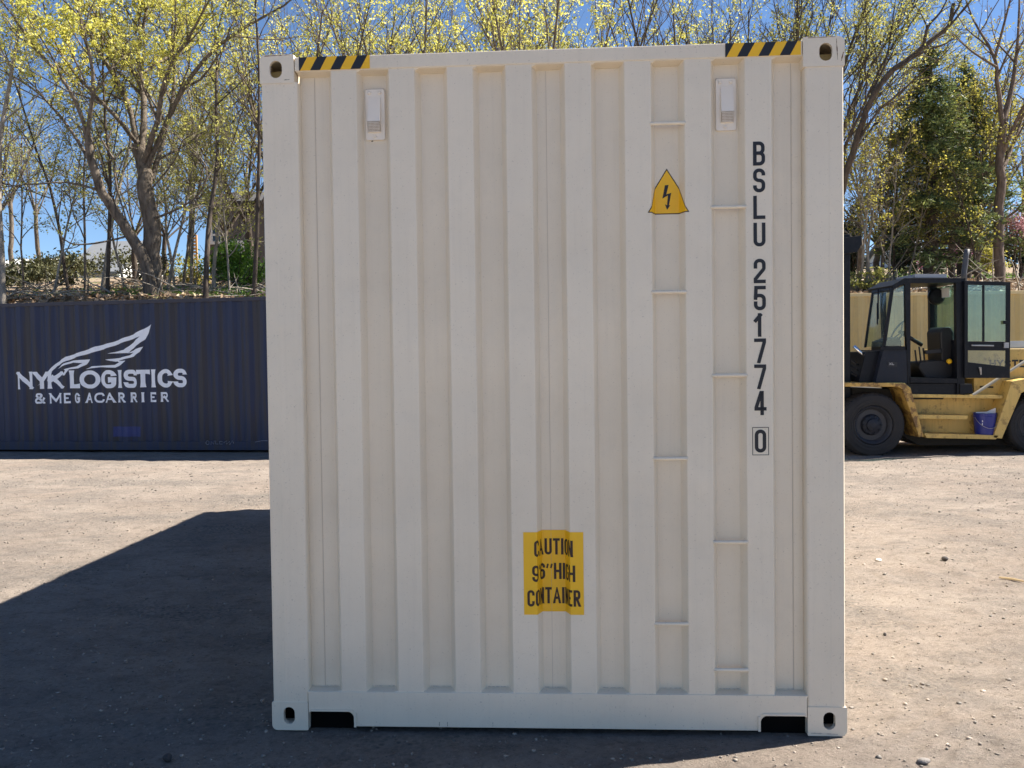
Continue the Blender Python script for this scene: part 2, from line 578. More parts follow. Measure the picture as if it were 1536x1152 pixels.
# ------------------------------------------------------------------ lettering made of strokes
def fillet(pts, closed=False, nseg=7):
    out = []
    n = len(pts)
    for i, p in enumerate(pts):
        r = p[2] if len(p) > 2 else 0
        P = Vector(p[:2])
        if r <= 0 or (not closed and i in (0, n - 1)):
            out.append(P); continue
        A, B = Vector(pts[i - 1][:2]), Vector(pts[(i + 1) % n][:2])
        u, v = (A - P).normalized(), (B - P).normalized()
        ang = u.angle(v)
        d = min(r / math.tan(ang / 2), (A - P).length * 0.4999 if (i > 1 or closed) else (A - P).length, (B - P).length * 0.4999 if (i < n - 2 or closed) else (B - P).length)
        rr = d * math.tan(ang / 2)
        c = P + (u + v).normalized() * (rr / math.sin(ang / 2))
        a0 = math.atan2(*(P + u * d - c).yx); a1 = math.atan2(*(P + v * d - c).yx)
        while a1 - a0 > math.pi: a1 -= 2 * math.pi
        while a1 - a0 < -math.pi: a1 += 2 * math.pi
        for k in range(nseg + 1):
            a = a0 + (a1 - a0) * k / nseg
            out.append(c + rr * Vector((math.cos(a), math.sin(a))))
    res = [out[0]]
    for q in out[1:]:
        if (q - res[-1]).length > 1e-6: res.append(q)
    return res


def skeleton(ch, W, H, r):
    h = H / 2
    q = min(r, H / 4)
    S = {
        'O': [('c', [(0, 0, r), (W, 0, r), (W, H, r), (0, H, r)])], '0': [('c', [(0, 0, r), (W, 0, r), (W, H, r), (0, H, r)])],
        'C': [('k', [(W, .70 * H), (W, H, r), (0, H, r), (0, 0, r), (W, 0, r), (W, .30 * H)])],
        'G': [('k', [(W, .72 * H), (W, H, r), (0, H, r), (0, 0, r), (W, 0, r * .6), (W, .45 * H), (.55 * W, .45 * H)])],
        'S': [('k', [(W, .74 * H), (W, H, q), (0, H, q), (0, .52 * H, q), (W, .48 * H, q), (W, 0, q), (0, 0, q), (0, .26 * H)])],
        'U': [('o', [(0, H), (0, 0, r), (W, 0, r), (W, H)])],
        'L': [('o', [(0, H), (0, 0), (W, 0)])],
        'B': [('c', [(0, .52 * H), (0, H), (W * .96, H, q), (W * .96, .52 * H, q)]), ('c', [(0, 0), (0, .52 * H), (W, .52 * H, q), (W, 0, q)])],
        'R': [('o', [(0, 0), (0, H), (W * .94, H, q), (W * .94, .47 * H, q), (0, .47 * H)]), ('d', [(.45 * W, .47 * H), (W, 0)])],
        '2': [('o', [(0, .70 * H), (0, H, r), (W, H, r), (W, .60 * H, r), (0, .12 * H, 0), (0, 0), (W, 0)])],
        '5': [('o', [(W, H), (.06 * W, H), (0, .55 * H)]), ('o', [(0, .50 * H), (.0, .62 * H, q), (W, .62 * H, q), (W, 0, q), (0, 0, q), (0, .26 * H)])],
        '1': [('o', [(.62 * W, 0), (.62 * W, H)]), ('d', [(.62 * W, .95 * H), (.1 * W, .76 * H)])],
        '7': [('o', [(0, H), (W, H), (W, .9 * H), (.36 * W, 0)])],
        '4': [('o', [(.70 * W, 0), (.70 * W, H), (.58 * W, H), (0, .28 * H), (0, .22 * H), (W * 1.02, .22 * H)])],
        '6': [('k', [(W, .74 * H), (W, H, r), (0, H, r), (0, 0, r), (W, 0, r), (W, .58 * H, q), (.06 * W, .58 * H)])],
        '9': [('k', [(0, .26 * H), (0, 0, r), (W, 0, r), (W, H, r), (0, H, r), (0, .42 * H, q), (.94 * W, .42 * H)])],
        'A': [('d', [(0, 0), (.5 * W, H), (W, 0)]), ('n', [(.2 * W, .32 * H), (.8 * W, .32 * H)])],
        'T': [('o', [(0, H), (W, H)]), ('o', [(.5 * W, 0), (.5 * W, H)])],
        'I': [('o', [(.5 * W, 0), (.5 * W, H)])],
        'N': [('o', [(0, 0), (0, H)]), ('o', [(W, 0), (W, H)]), ('d', [(0, H), (W, 0)])],
        'M': [('o', [(0, 0), (0, H)]), ('o', [(W, 0), (W, H)]), ('d', [(0, H), (.5 * W, .2 * H), (W, H)])],
        'H': [('o', [(0, 0), (0, H)]), ('o', [(W, 0), (W, H)]), ('n', [(0, .5 * H), (W, .5 * H)])],
        'E': [('o', [(W, 0), (0, 0), (0, H), (W, H)]), ('n', [(0, .5 * H), (.85 * W, .5 * H)])],
        'K': [('o', [(0, 0), (0, H)]), ('d', [(W, H), (.08 * W, .47 * H)]), ('d', [(.3 * W, .6 * H), (W, 0)])],
        'Y': [('d', [(0, H), (.5 * W, .46 * H), (W, H)]), ('o', [(.5 * W, .46 * H), (.5 * W, 0)])],
        'X': [('d', [(0, 0), (W, H)]), ('d', [(0, H), (W, 0)])],
        '&': [('d', [(W, 0), (.12 * W, .78 * H), (.2 * W, H, q), (.7 * W, H, q), (.7 * W, .68 * H, q), (0, .34 * H, q), (0, 0, q), (.75 * W, 0, q), (W, .42 * H)])],
        "'": [('n', [(.5 * W, .72 * H), (.5 * W, H)])],
        '"': [('n', [(-.05 * W, .70 * H), (.20 * W, H)]), ('n', [(.8 * W, .70 * H), (1.05 * W, H)])],
    }
    return S[ch]


def glyph(bm, ch, x, y, W, H, sw, r, layer0=0.0, flare=0.0, thin=1.0):
    """one character in the (x, z) plane; strokes lie 0.4 mm over one another"""
    hw = sw / 2
    w, h = max(W - sw, 1e-4), H - sw
    tmp = bmesh.new()
    for li, (kind, pts) in enumerate(skeleton(ch, w, h, r)):
        closed = kind == 'c'
        pl = fillet(pts, closed)
        if not closed and kind in 'od':
            e = hw * (1.0 if kind == 'o' else 1.6)
            pl[0] = pl[0] + (pl[0] - pl[1]).normalized() * e
            pl[-1] = pl[-1] + (pl[-1] - pl[-2]).normalized() * e
        if flare > 0 and not closed:
            for end in (0, -1):
                a, b = (pl[0], pl[1]) if end == 0 else (pl[-1], pl[-2])
                L = (b - a).length
                if L > sw * 1.5:
                    qd = (b - a) / L
                    ins = [a + qd * sw * 0.45, a + qd * sw * 1.2]
                    if end == 0: pl[1:1] = ins
                    else: pl[-1:-1] = list(reversed(ins))
        n = len(pl)
        k = hw * (thin if (kind == 'n' or (kind == 'o' and thin != 1 and li == 0 and ch in 'NM')) else 1.0)
        wd = [k] * n
        if flare > 0 and not closed and n > 4:
            wd[0] = wd[-1] = k * (1 + flare); wd[1] = k * (1 + flare * 0.45); wd[-2] = wd[1]
        Ls, Rs = [], []
        for i, p in enumerate(pl):
            a = pl[i - 1] if (i > 0 or closed) else None
            b = pl[(i + 1) % n] if (i < n - 1 or closed) else None
            d1 = (p - a).normalized() if a is not None else (b - p).normalized()
            d2 = (b - p).normalized() if b is not None else d1
            t = (d1 + d2)
            t = t.normalized() if t.length > 1e-6 else d1
            nn = Vector((-t.y, t.x))
            cs = max(0.38, nn.dot(Vector((-d1.y, d1.x))))
            Ls.append(p + nn * wd[i] / cs); Rs.append(p - nn * wd[i] / cs)
        lay = -0.0004 * li - layer0
        lv = [tmp.verts.new((q.x + hw, lay, q.y + hw)) for q in Ls]
        rv = [tmp.verts.new((q.x + hw, lay, q.y + hw)) for q in Rs]
        for i in range(n if closed else n - 1):
            j = (i + 1) % n
            try: tmp.faces.new((lv[i], lv[j], rv[j], rv[i]))
            except ValueError: pass
    for z, nz in ((-1e-5, -1), (H + 1e-5, 1)):
        bmesh.ops.bisect_plane(tmp, geom=list(tmp.verts) + list(tmp.edges) + list(tmp.faces), plane_co=(0, 0, z), plane_no=(0, 0, nz), clear_outer=True)
    bmesh.ops.translate(tmp, vec=(x, 0, y), verts=tmp.verts)
    merge(bm, tmp)


def flat_poly(bm, pts, y=0.0):
    vs = [bm.verts.new((p[0], y, p[1])) for p in pts]
    for t in tessellate_polygon([[Vector((p[0], p[1], 0)) for p in pts]]):
        try: bm.faces.new([vs[i] for i in t])
        except ValueError: pass


def drape(bm, prof, arc=None, off=0.0015):
    """cut the sheet along the folds of a corrugation and lay it on. prof: (a, depth) points. arc: a-value whose arc length is kept as origin"""
    pa = np.array([p[0] for p in prof]); pd = np.array([p[1] for p in prof])
    s = np.concatenate(([0], np.cumsum(np.hypot(np.diff(pa), np.diff(pd)))))
    if arc is not None: s = s - np.interp(arc, pa, s) + arc
    else: s = pa
    xs = [v.co.x for v in bm.verts]
    lo, hi = min(xs), max(xs)
    for sv in s:
        if lo < sv < hi:
            bmesh.ops.bisect_plane(bm, geom=list(bm.verts) + list(bm.edges) + list(bm.faces), plane_co=(sv, 0, 0), plane_no=(1, 0, 0))
    for v in bm.verts:
        v.co.y = np.interp(v.co.x, s, pd) - off + v.co.y
        v.co.x = np.interp(v.co.x, s, pa)


def face_front(bm):
    bmesh.ops.recalc_face_normals(bm, faces=bm.faces)
    for f in bm.faces:
        f.normal_update()
        if f.normal.y > 0: f.normal_flip()


# ------------------------------------------------------------------ containers
def round_profile(pts, r):
    out = []
    for q in fillet([(p[0], p[1], r) for p in pts], nseg=3): out.append((q.x, q.y))
    return out


def boolean(ob, cutters):
    for c in cutters:
        md = ob.modifiers.new("cut", 'BOOLEAN'); md.operation = 'DIFFERENCE'; md.solver = 'EXACT'; md.object = c
    dg = bpy.context.evaluated_depsgraph_get()
    me = bpy.data.meshes.new_from_object(ob.evaluated_get(dg))
    ob.modifiers.clear()
    ob.data = me
    for c in cutters: bpy.data.objects.remove(c, do_unlink=True)


def stadium(cx, cz, w, h, n=8):
    r = w / 2 if w < h else h / 2
    pts = []
    if w < h:
        for k in range(n + 1):
            a = math.pi * k / n; pts.append((cx + r * math.cos(a), cz + h / 2 - r + r * math.sin(a)))
        for k in range(n + 1):
            a = math.pi + math.pi * k / n; pts.append((cx + r * math.cos(a), cz - h / 2 + r + r * math.sin(a)))
    else:
        for k in range(n + 1):
            a = -math.pi / 2 + math.pi * k / n; pts.append((cx + w / 2 - r + r * math.cos(a), cz + r * math.sin(a)))
        for k in range(n + 1):
            a = math.pi / 2 + math.pi * k / n; pts.append((cx - w / 2 + r + r * math.cos(a), cz + r * math.sin(a)))
    return pts


def rounded_rect(x0, z0, x1, z1, r, n=5):
    """r: radii for corners (x0z0, x1z0, x1z1, x0z1)"""
    out = []
    for (cx, cz, a0, rr) in ((x0, z0, math.pi, r[0]), (x1, z0, 1.5 * math.pi, r[1]), (x1, z1, 0, r[2]), (x0, z1, .5 * math.pi, r[3])):
        sx = 1 if cx == x0 else -1; sz = 1 if cz == z0 else -1
        if rr <= 0: out.append((cx, cz)); continue
        for k in range(n + 1):
            a = a0 + .5 * math.pi * k / n
            out.append((cx + sx * rr + rr * math.cos(a), cz + sz * rr + rr * math.sin(a)))
    return out


def tmp_obj(bm):
    bmesh.ops.recalc_face_normals(bm, faces=bm.faces)
    me = bpy.data.meshes.new("cutter"); bm.to_mesh(me); bm.free()
    o = bpy.data.objects.new("cutter", me); COL.objects.link(o); return o


def casting(parent, x0, x1, z0, z1, y0, y1, right, top, front, mat):
    """hollow corner casting with its three holes"""
    rr = [0.004] * 4
    rr[(2 if right else 3) if top else (1 if right else 0)] = 0.024
    bm = bmesh.new(); prism(bm, rounded_rect(x0, z0, x1, z1, rr), y0, y1)
    o = obj("corner_casting", bm, mat)
    w = 0.017 if top else 0.026
    cut = []
    b = bmesh.new(); box(b, (x0 + w, y0 + w, z0 + w), (x1 - w, y1 - w, z1 - w)); cut.append(tmp_obj(b))
    cx, cy, cz = (x0 + x1) / 2, (y0 + y1) / 2, (z0 + z1) / 2
    b = bmesh.new()
    hw, hh = (0.053, 0.073) if top else (0.050, 0.074)
    dx = 0.008 if right else -0.004
    ya, yb = (y0 - .02, y0 + w + .01) if front else (y1 - w - .01, y1 + .02)
    prism(b, stadium(cx + dx, cz + (-0.002 if top else 0.003), hw, hh), ya, yb); cut.append(tmp_obj(b))
    b = bmesh.new(); prism(b, stadium(cy, cz, 0.062, 0.079), -.03, w + .02)
    for v in b.verts: v.co = Vector(((x1 + .025 - v.co.y) if right else (x0 - .025 + v.co.y), v.co.x, v.co.z))
    cut.append(tmp_obj(b))
    b = bmesh.new(); prism(b, stadium(cx, cy, 0.064, 0.115), -.03, w + .02)
    for v in b.verts: v.co = Vector((v.co.x, v.co.z, (z1 + .025 - v.co.y) if top else (z0 - .025 + v.co.y)))
    cut.append(tmp_obj(b))
    boolean(o, cut)
    o.parent = parent
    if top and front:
        bm = bmesh.new(); box(bm, (x0 + w + .002, y0 + .075, z0 + w + .001), (x1 - w - .002, y0 + .12, z0 + w + .058), 0.006); obj("casting_filler", bm, BRASSY, o)  # added brassy yellow block, fills the hollow behind the upper hole
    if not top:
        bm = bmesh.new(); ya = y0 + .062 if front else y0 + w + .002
        box(bm, (x0 + w + .002, ya, z0 + w + .002), (x1 - w - .002, ya + .085, z1 - w - .002)); obj("casting_filler", bm, SHADE_BLACK, o)  # added black block; shade of the lower hollow is put into its colour
    return o


def extrude_profile(bm, prof, z0, z1, axis='front', base=0.0, sgn=1, nz=2):
    """corrugated sheet. front: profile runs along x, depth along +y. side: runs along y, depth along x*sgn from base"""
    zs = np.linspace(z0, z1, nz)
    rows = []
    for z in zs:
        if axis == 'front': rows.append([bm.verts.new((a, base + sgn * d, z)) for a, d in prof])
        else: rows.append([bm.verts.new((base + sgn * d, a, z)) for a, d in prof])
    for r0, r1 in zip(rows[:-1], rows[1:]):
        for i in range(len(prof) - 1):
            bm.faces.new((r0[i], r0[i + 1], r1[i + 1], r1[i]))


def side_profile(y0, y1, depth=0.036, out=0.004):
    """72 / 68 / 70 / 68 side wall corrugation between y0 and y1"""
    pts = [(y0, out + depth)]
    n = int((y1 - y0 - 0.1) / 0.278)
    s = y0 + ((y1 - y0) - n * 0.278) / 2
    for k in range(n):
        a = s + k * 0.278
        pts += [(a + 0.035, out + depth), (a + 0.103, out), (a + 0.175, out), (a + 0.243, out + depth)]
    pts.append((y1, out + depth))
    return round_profile(pts, 0.008)


BW, BH, BL = 2.438, 2.896, 6.058
RX, RW, RP, NR = 0.304, 0.108, 0.2473, 8
RIB_Y, VAL_Y = 0.007, 0.059


def end_profile():
    pts = [(0.156, VAL_Y)]
    for k in range(NR):
        a = RX + RP * k
        pts += [(a - 0.020, VAL_Y), (a, RIB_Y), (a + RW, RIB_Y), (a + RW + 0.020, VAL_Y)]
    pts.append((2.282, VAL_Y))
    return round_profile(pts, 0.006)


box_root = empty("shipping_container")
box_root.matrix_world = Matrix.Translation(C_O) @ C_M
tag(box_root, "ivory high cube shipping container standing end on in the middle of the yard", "shipping container")
EP = end_profile()


def build_ivory():
    P = box_root
    # corrugated end wall with the slanted closing plates at the foot and head of each valley
    bm = bmesh.new()
    rowsz = [0.160, 0.1685, 0.1725, 0.8, 1.5, 2.2, 2.812, 2.822, 2.832]
    rows = []
    for i, z in enumerate(rowsz):
        row = []
        for a, d in EP:
            if i in (0, 1, 7, 8): dd = min(d, RIB_Y)
            else: dd = d
            row.append(bm.verts.new((a, dd, z)))
        rows.append(row)
    for r0, r1 in zip(rows[:-1], rows[1:]):
        for i in range(len(EP) - 1): bm.faces.new((r0[i], r0[i + 1], r1[i + 1], r1[i]))
    obj("end_wall", bm, IVORY, P)
    # corner posts: a folded outer skin with a rounded inner edge
    for right in (False, True):
        bm = bmesh.new()
        pts = [(0.004, 0.16), (0.004, 0.010, 0.008), (0.008, 0.004, 0.003), (0.060, 0.0035), (0.066, 0.0045), (0.160, 0.0045, 0.012), (0.160, 0.058)]
        pr = [(q.x, q.y) for q in fillet(pts, nseg=4)]
        if right: pr = [(BW - a if a > 0.01 else BW - a, d) for a, d in pr]
        extrude_profile(bm, pr, 0.118, 2.779, nz=6)
        obj("corner_post", bm, IVORY, P)
        bm = bmesh.new()
        x0, x1 = (0.004, 0.10) if not right else (BW - 0.10, BW - 0.004)
        box(bm, (x0, BL - 0.12, 0.118), (x1, BL - 0.004, 2.779), 0.006)
        obj("corner_post", bm, IVORY, P)
    for top in (False, True):
        for right in (False, True):
            x0, x1 = ((BW - 0.160, BW + 0.001) if right else (-0.001, 0.157))
            if top: x0, x1 = ((BW - 0.168, BW) if right else (0, 0.147))
            z0, z1 = (2.775, BH) if top else (0.0, 0.122)
            casting(P, x0, x1, z0, z1, 0.0, 0.178, right, top, True, IVORY)
            casting(P, x0, x1, z0, z1, BL - 0.178, BL, right, top, False, IVORY)
    # top rail
    bm = bmesh.new(); box(bm, (0.149, 0.003, 2.824), (2.268, 0.072, 2.883), 0.004)
    obj("top_rail", bm, IVORY, P)
    # bottom rail with the two notches beside the castings
    poly = [(0.159, 0.168), (0.159, 0.066), (0.1605, 0.075), (0.166, 0.080), (0.174, 0.082)]
    for k in range(7):
        a = math.pi / 2 * (1 - k / 6); poly.append((0.357 - 0.030 + 0.030 * math.cos(a), 0.082 - 0.030 + 0.030 * math.sin(a)))
    poly += [(0.357, 0.014), (0.362, 0.019), (2.078, 0.019), (2.084, 0.014)]
    for k in range(7):
        a = math.pi - math.pi / 2 * (k / 6); poly.append((2.084 + 0.030 + 0.030 * math.cos(a), 0.082 - 0.030 + 0.030 * math.sin(a)))
    poly += [(2.261, 0.082), (2.270, 0.080), (2.2745, 0.075), (2.276, 0.066), (2.276, 0.168)]
    bm = bmesh.new(); prism(bm, poly, 0.002, 0.060)
    o = obj("bottom_rail", bm, IVORY, P)
    bv = o.modifiers.new("bevel", 'BEVEL'); bv.width = 0.0035; bv.segments = 2; bv.limit_method = 'ANGLE'; bv.angle_limit = R(50)
    # raised flange round the notches
    for x0, x1 in ((0.3575, 0.368), (2.0725, 2.0835)):
        bm = bmesh.new(); box(bm, (x0, -0.003, 0.016), (x1, 0.0015, 0.080), 0.001)
        obj("notch_flange", bm, IVORY, P)
    for x0, x1 in ((0.170, 0.352), (2.092, 2.268)):
        bm = bmesh.new(); box(bm, (x0, -0.003, 0.0835), (x1, 0.0015, 0.092), 0.001)
        obj("notch_flange", bm, IVORY, P)
    # side walls, rails, roof, floor, doors
    for right in (False, True):
        base, sg = (BW, -1) if right else (0.0, 1)
        bm = bmesh.new(); extrude_profile(bm, side_profile(0.161, BL - 0.121), 0.15, 2.84, 'side', base, sg); obj("side_wall", bm, IVORY, P)
        x0, x1 = (BW - 0.066, BW - 0.003) if right else (0.003, 0.066)
        bm = bmesh.new(); box(bm, (x0, 0.180, 2.822), (x1, BL - 0.180, 2.885), 0.004); obj("side_rail", bm, IVORY, P)
        bm = bmesh.new(); box(bm, (x0, 0.180, 0.03), (x1, BL - 0.180, 0.165), 0.004); obj("side_rail", bm, IVORY, P)
    bm = bmesh.new()
    rp = []
    for k in range(28): rp += [(0.10 + k * 0.21, 0.0), (0.16 + k * 0.21, 0.02), (0.22 + k * 0.21, 0.02), (0.28 + k * 0.21, 0.0)]
    rp = [q for q in rp if q[0] < BL - 0.1]
    for i in range(len(rp) - 1):
        vs = [bm.verts.new((x, rp[j][0], 2.874 - rp[j][1])) for x, j in ((0.067, i), (2.371, i), (2.371, i + 1), (0.067, i + 1))]
        bm.faces.new(vs)
    bmesh.ops.remove_doubles(bm, verts=bm.verts, dist=1e-5)
    obj("roof", bm, IVORY, P)
    bm = bmesh.new(); box(bm, (0.07, 0.065, 0.10), (BW - 0.07, BL - 0.13, 0.165)); obj("floor", bm, DARK_IN, P)
    bm = bmesh.new(); box(bm, (0.102, BL - 0.08, 0.17), (1.216, BL - 0.03, 2.80), 0.004); obj("door", bm, IVORY, P)
    bm = bmesh.new(); box(bm, (1.222, BL - 0.08, 0.17), (BW - 0.102, BL - 0.03, 2.80), 0.004); obj("door", bm, IVORY, P)
    bm = bmesh.new(); box(bm, (0.161, BL - 0.10, 2.805), (BW - 0.17, BL - 0.01, 2.883), 0.004); obj("door_header", bm, IVORY, P)
    # weld beads and overlaps
    for a, w in ((0.219, .0016), (1.2125, .0014), (2.233, .002)):
        bm = bmesh.new(); box(bm, (a, VAL_Y - 0.0012, 0.174), (a + w, VAL_Y + 0.004, 2.81)); obj("weld_seam", bm, SEAM, P)
    bm = bmesh.new(); box(bm, (0.160, VAL_Y - .0016, 0.176), (0.217, VAL_Y + .002, 2.80), 0.0007); obj("post_flange", bm, IVORY, P)
    bm = bmesh.new(); box(bm, (2.237, VAL_Y - .0022, 0.176), (2.275, VAL_Y + .002, 2.78), 0.001); obj("post_flange", bm, IVORY, P)
    # black blocks added behind the notches; the hollow's shade is in their colour
    for x0, x1 in ((0.1575, 0.358), (2.083, 2.277)):
        bm = bmesh.new(); box(bm, (x0, 0.040, -0.004), (x1, 0.058, 0.0815)); obj("notch_shade", bm, SHADE_BLACK, P)
    # climbing rungs, bars set across two valleys
    a7 = RX + RP * 5 + RW; a8 = RX + RP * 6 + RW
    for a, zs in ((a7, (2.563, 1.863, 1.166, 0.467)), (a8, (2.211, 1.512, 0.813, 0.273))):
        for z in zs:
            bm = bmesh.new()
            tube(bm, [(a - 0.004, RIB_Y + 0.006, z), (a + 0.02, RIB_Y + 0.003, z), (a + RP - RW - 0.02, RIB_Y + 0.003, z), (a + RP - RW + 0.004, RIB_Y + 0.006, z)], 0.0078, 10)
            obj("step_rung", bm, IVORY, P, smooth=True)
    # two vents near the top
    for right in (False, True):
        cx = 0.4825 if not right else 1.965
        z0, z1 = (2.537, 2.752)
        v = obj("vent", prism(bmesh.new(), rounded_rect(cx - 0.041, z0, cx + 0.041, z1, (0.008,) * 4), VAL_Y - 0.010, VAL_Y - 0.0005), IVORY_CLEAN, P)
        bv = v.modifiers.new("bevel", 'BEVEL'); bv.width = 0.002; bv.segments = 2; bv.limit_method = 'ANGLE'
        hx0, hx1 = (cx - 0.030, cx + 0.024) if not right else (cx - 0.022, cx + 0.030)
        # hood: leans out towards its foot
        bm = bmesh.new()
        q = [(2.7175, VAL_Y - 0.013), (2.612, VAL_Y - 0.030), (2.570, VAL_Y - 0.020), (2.568, VAL_Y - 0.010), (2.7175, VAL_Y - 0.010)]
        A = [bm.verts.new((hx0, y, z)) for z, y in q]; B = [bm.verts.new((hx1, y, z)) for z, y in q]
        for i in range(5):
            if i == 1: continue
            bm.faces.new((A[i], A[(i + 1) % 5], B[(i + 1) % 5], B[i]))
        bm.faces.new(A); bm.faces.new(list(reversed(B)))
        h = obj("vent_hood", bm, IVORY_CLEAN, v)
        # perforated strip closing the slanted mouth
        bm = bmesh.new()
        e1, e2 = Vector((hx0 + .003, VAL_Y - 0.0302, 2.612)), Vector((hx0 + .003, VAL_Y - 0.0202, 2.570))
        uu = Vector((hx1 - hx0 - .006, 0, 0)); ww = e2 - e1
        nrm = Vector((0, -0.0006, 0))
        for k in range(10):
            a = e1 + uu * (k / 9); box(bm, a - Vector((.0011, 0, 0)) + ww + Vector((0, 0, 0)), a + Vector((.0011, -.0016, 0)) + ww + Vector((0, 0, 0.001)))
            tube(bm, [a, a + ww], 0.00125, 4)
        for k in range(8):
            a = e1 + ww * (k / 7); tube(bm, [a + nrm, a + uu + nrm], 0.00125, 4)
        obj("vent_grille", bm, IVORY_CLEAN, v)
        bm = bmesh.new(); box(bm, (hx0 + .002, VAL_Y - 0.0135, 2.572), (hx1 - .002, VAL_Y - 0.0115, 2.612)); obj("vent_screen", bm, plain("rusty screen", (0.42, 0.27, 0.12), 0.8), v)
        for bx_, bz in ((cx - 0.024, 2.737), (cx + 0.020, 2.737), (cx - 0.003, 2.552)):
            bm = bmesh.new(); lathe(bm, [(0.0075, 0), (0.0075, -0.003), (0.0055, -0.0052), (0.002, -0.006)], (bx_, VAL_Y - 0.010, bz), 'y', 14)
            obj("bolt", bm, IVORY_CLEAN, v, smooth=True)
        bm = bmesh.new(); zz = z1 + .0005
        box(bm, (cx - 0.040, VAL_Y - 0.0075, zz), (cx + 0.040, VAL_Y - 0.0005, zz + .0025)); 
        obj("dirt_line", bm, SEAM, v)
    # hazard strips on the top rail
    for x0, x1, z0, z1 in ((0.169, 0.473, 2.8255, 2.8815), (1.955, 2.262, 2.8255, 2.8815)):
        bm = bmesh.new(); flat_poly(bm, [(x0, z0), (x1, z0), (x1, z1), (x0, z1)], 0.0018); face_front(bm)
        hz = obj("hazard_strip", bm, SIGN_YELLOW, P, recalc=False)
        bm = bmesh.new()
        s = 0.031
        for k in range(4):
            a = x0 + 0.048 + (k - 1) * 0.0865
            tmp = bmesh.new(); flat_poly(tmp, [(a, z0), (a + 0.042, z0), (a + 0.042 + s, z1), (a + s, z1)] if k else [(x0, z0), (x0 + .005, z0), (x0 + 0.036, z1), (x0, z1)], 0.0013)
            bmesh.ops.bisect_plane(tmp, geom=list(tmp.verts) + list(tmp.edges) + list(tmp.faces), plane_co=(x1, 0, 0), plane_no=(1, 0, 0), clear_outer=True)
            merge(bm, tmp)
        face_front(bm)
        obj("black_stripes", bm, BLACK_INK, hz, recalc=False)
    # identification letters down the eighth rib
    bm = bmesh.new()
    for ch, z0, z1 in (("B", 2.378, 2.477), ("S", 2.268, 2.366), ("L", 2.158, 2.254), ("U", 2.045, 2.143), ("2", 1.893, 1.994), ("5", 1.781, 1.882),
                       ("1", 1.671, 1.769), ("7", 1.561, 1.664), ("7", 1.453, 1.556), ("4", 1.345, 1.446)):
        glyph(bm, ch, 2.0665, z0, 0.049 if ch != "1" else 0.040, z1 - z0, 0.0145, 0.016)
    glyph(bm, "0", 2.067, 1.189, 0.047, 0.096, 0.0145, 0.016)
    for a, b, c, d in ((2.057, 1.178, 2.125, 1.1805), (2.057, 1.2925, 2.125, 1.295), (2.057, 1.1805, 2.0595, 1.2925), (2.1225, 1.1805, 2.125, 1.2925)):
        flat_poly(bm, [(a, b), (c, b), (c, d), (a, d)])
    for v in bm.verts: v.co.y += RIB_Y - 0.0014
    face_front(bm)
    obj("identification_lettering", bm, BLACK_INK, P, recalc=False)
    # triangle sign with a lightning arrow
    mid = RX + RP * 5 + RW + (RP - RW) / 2
    zt, zb, hb = 2.386, 2.194, 0.120
    tri = [(mid - hb, zb), (mid + hb, zb), (mid, zt)]
    bm = bmesh.new(); flat_poly(bm, tri); drape(bm, EP, arc=mid, off=0.0012); face_front(bm)
    ts = obj("warning_triangle", bm, SIGN_BROWN, P, recalc=False)
    k = 0.94
    cz = zb + (zt - zb) * 0.36
    tri2 = [(mid + (x - mid) * k, cz + (z - cz) * k) for x, z in tri]
    bm = bmesh.new(); flat_poly(bm, tri2); drape(bm, EP, arc=mid, off=0.0019); face_front(bm)
    obj("triangle_face", bm, SIGN_YELLOW, ts, recalc=False)
    zx = lambda X, Y: (mid + (X - 430) / 943 * 90 / 1536 * 0 + (X - 430) * 0.000262, zt - (Y - 210) * 0.000262)
    bolt_ = [(400, 478), (458, 472), (420, 625), (500, 600), (462, 800), (485, 795), (432, 872), (397, 780), (430, 800), (447, 640), (357, 690)]
    bm = bmesh.new(); flat_poly(bm, [zx(*q) for q in bolt_]); drape(bm, EP, arc=mid, off=0.0026); face_front(bm)
    obj("lightning_arrow", bm, BLACK_INK, ts, recalc=False)
    # yellow height notice, laid into the valley
    mid = RX + RP * 3 + RW + (RP - RW) / 2
    bm = bmesh.new(); flat_poly(bm, [(mid - 0.161, 0.505), (mid + 0.160, 0.505), (mid + 0.160, 0.857), (mid - 0.161, 0.857)]); drape(bm, EP, arc=mid, off=0.0012); face_front(bm)
    cs = obj("height_notice", bm, SIGN_YELLOW, P, recalc=False)
    bm = bmesh.new()
    for text, z, wid in (("CAUTION", 0.751, 0.236), ("9'6\"HIGH", 0.645, 0.254), ("CONTAINER", 0.540, 0.298)):
        adv = {"I": 0.40, "'": 0.42, '"': 0.85, "O": 1.05, "N": 1.0, "T": 0.95, "A": 1.1, "C": 1.02, "E": 0.92}
        tot = sum(adv.get(c, 1.0) for c in text)
        u = wid / tot; x = mid - wid / 2
        for c in text:
            a = adv.get(c, 1.0) * u
            glyph(bm, c, x + 0.0025, z, max(a - 0.0050, 0.0085), 0.070, 0.0106 if c not in "'\"" else 0.0075, 0.011)
            x += a
    drape(bm, EP, arc=mid, off=0.0020); face_front(bm)
    obj("notice_lettering", bm, SIGN_BROWN, cs, recalc=False)
    # rust on the castings, scuffs and dirt marks
    def patch(name, pts, y, mat):
        bm = bmesh.new(); flat_poly(bm, pts, y); face_front(bm); obj(name, bm, mat, P, recalc=False)
    rnd = random.Random(4)
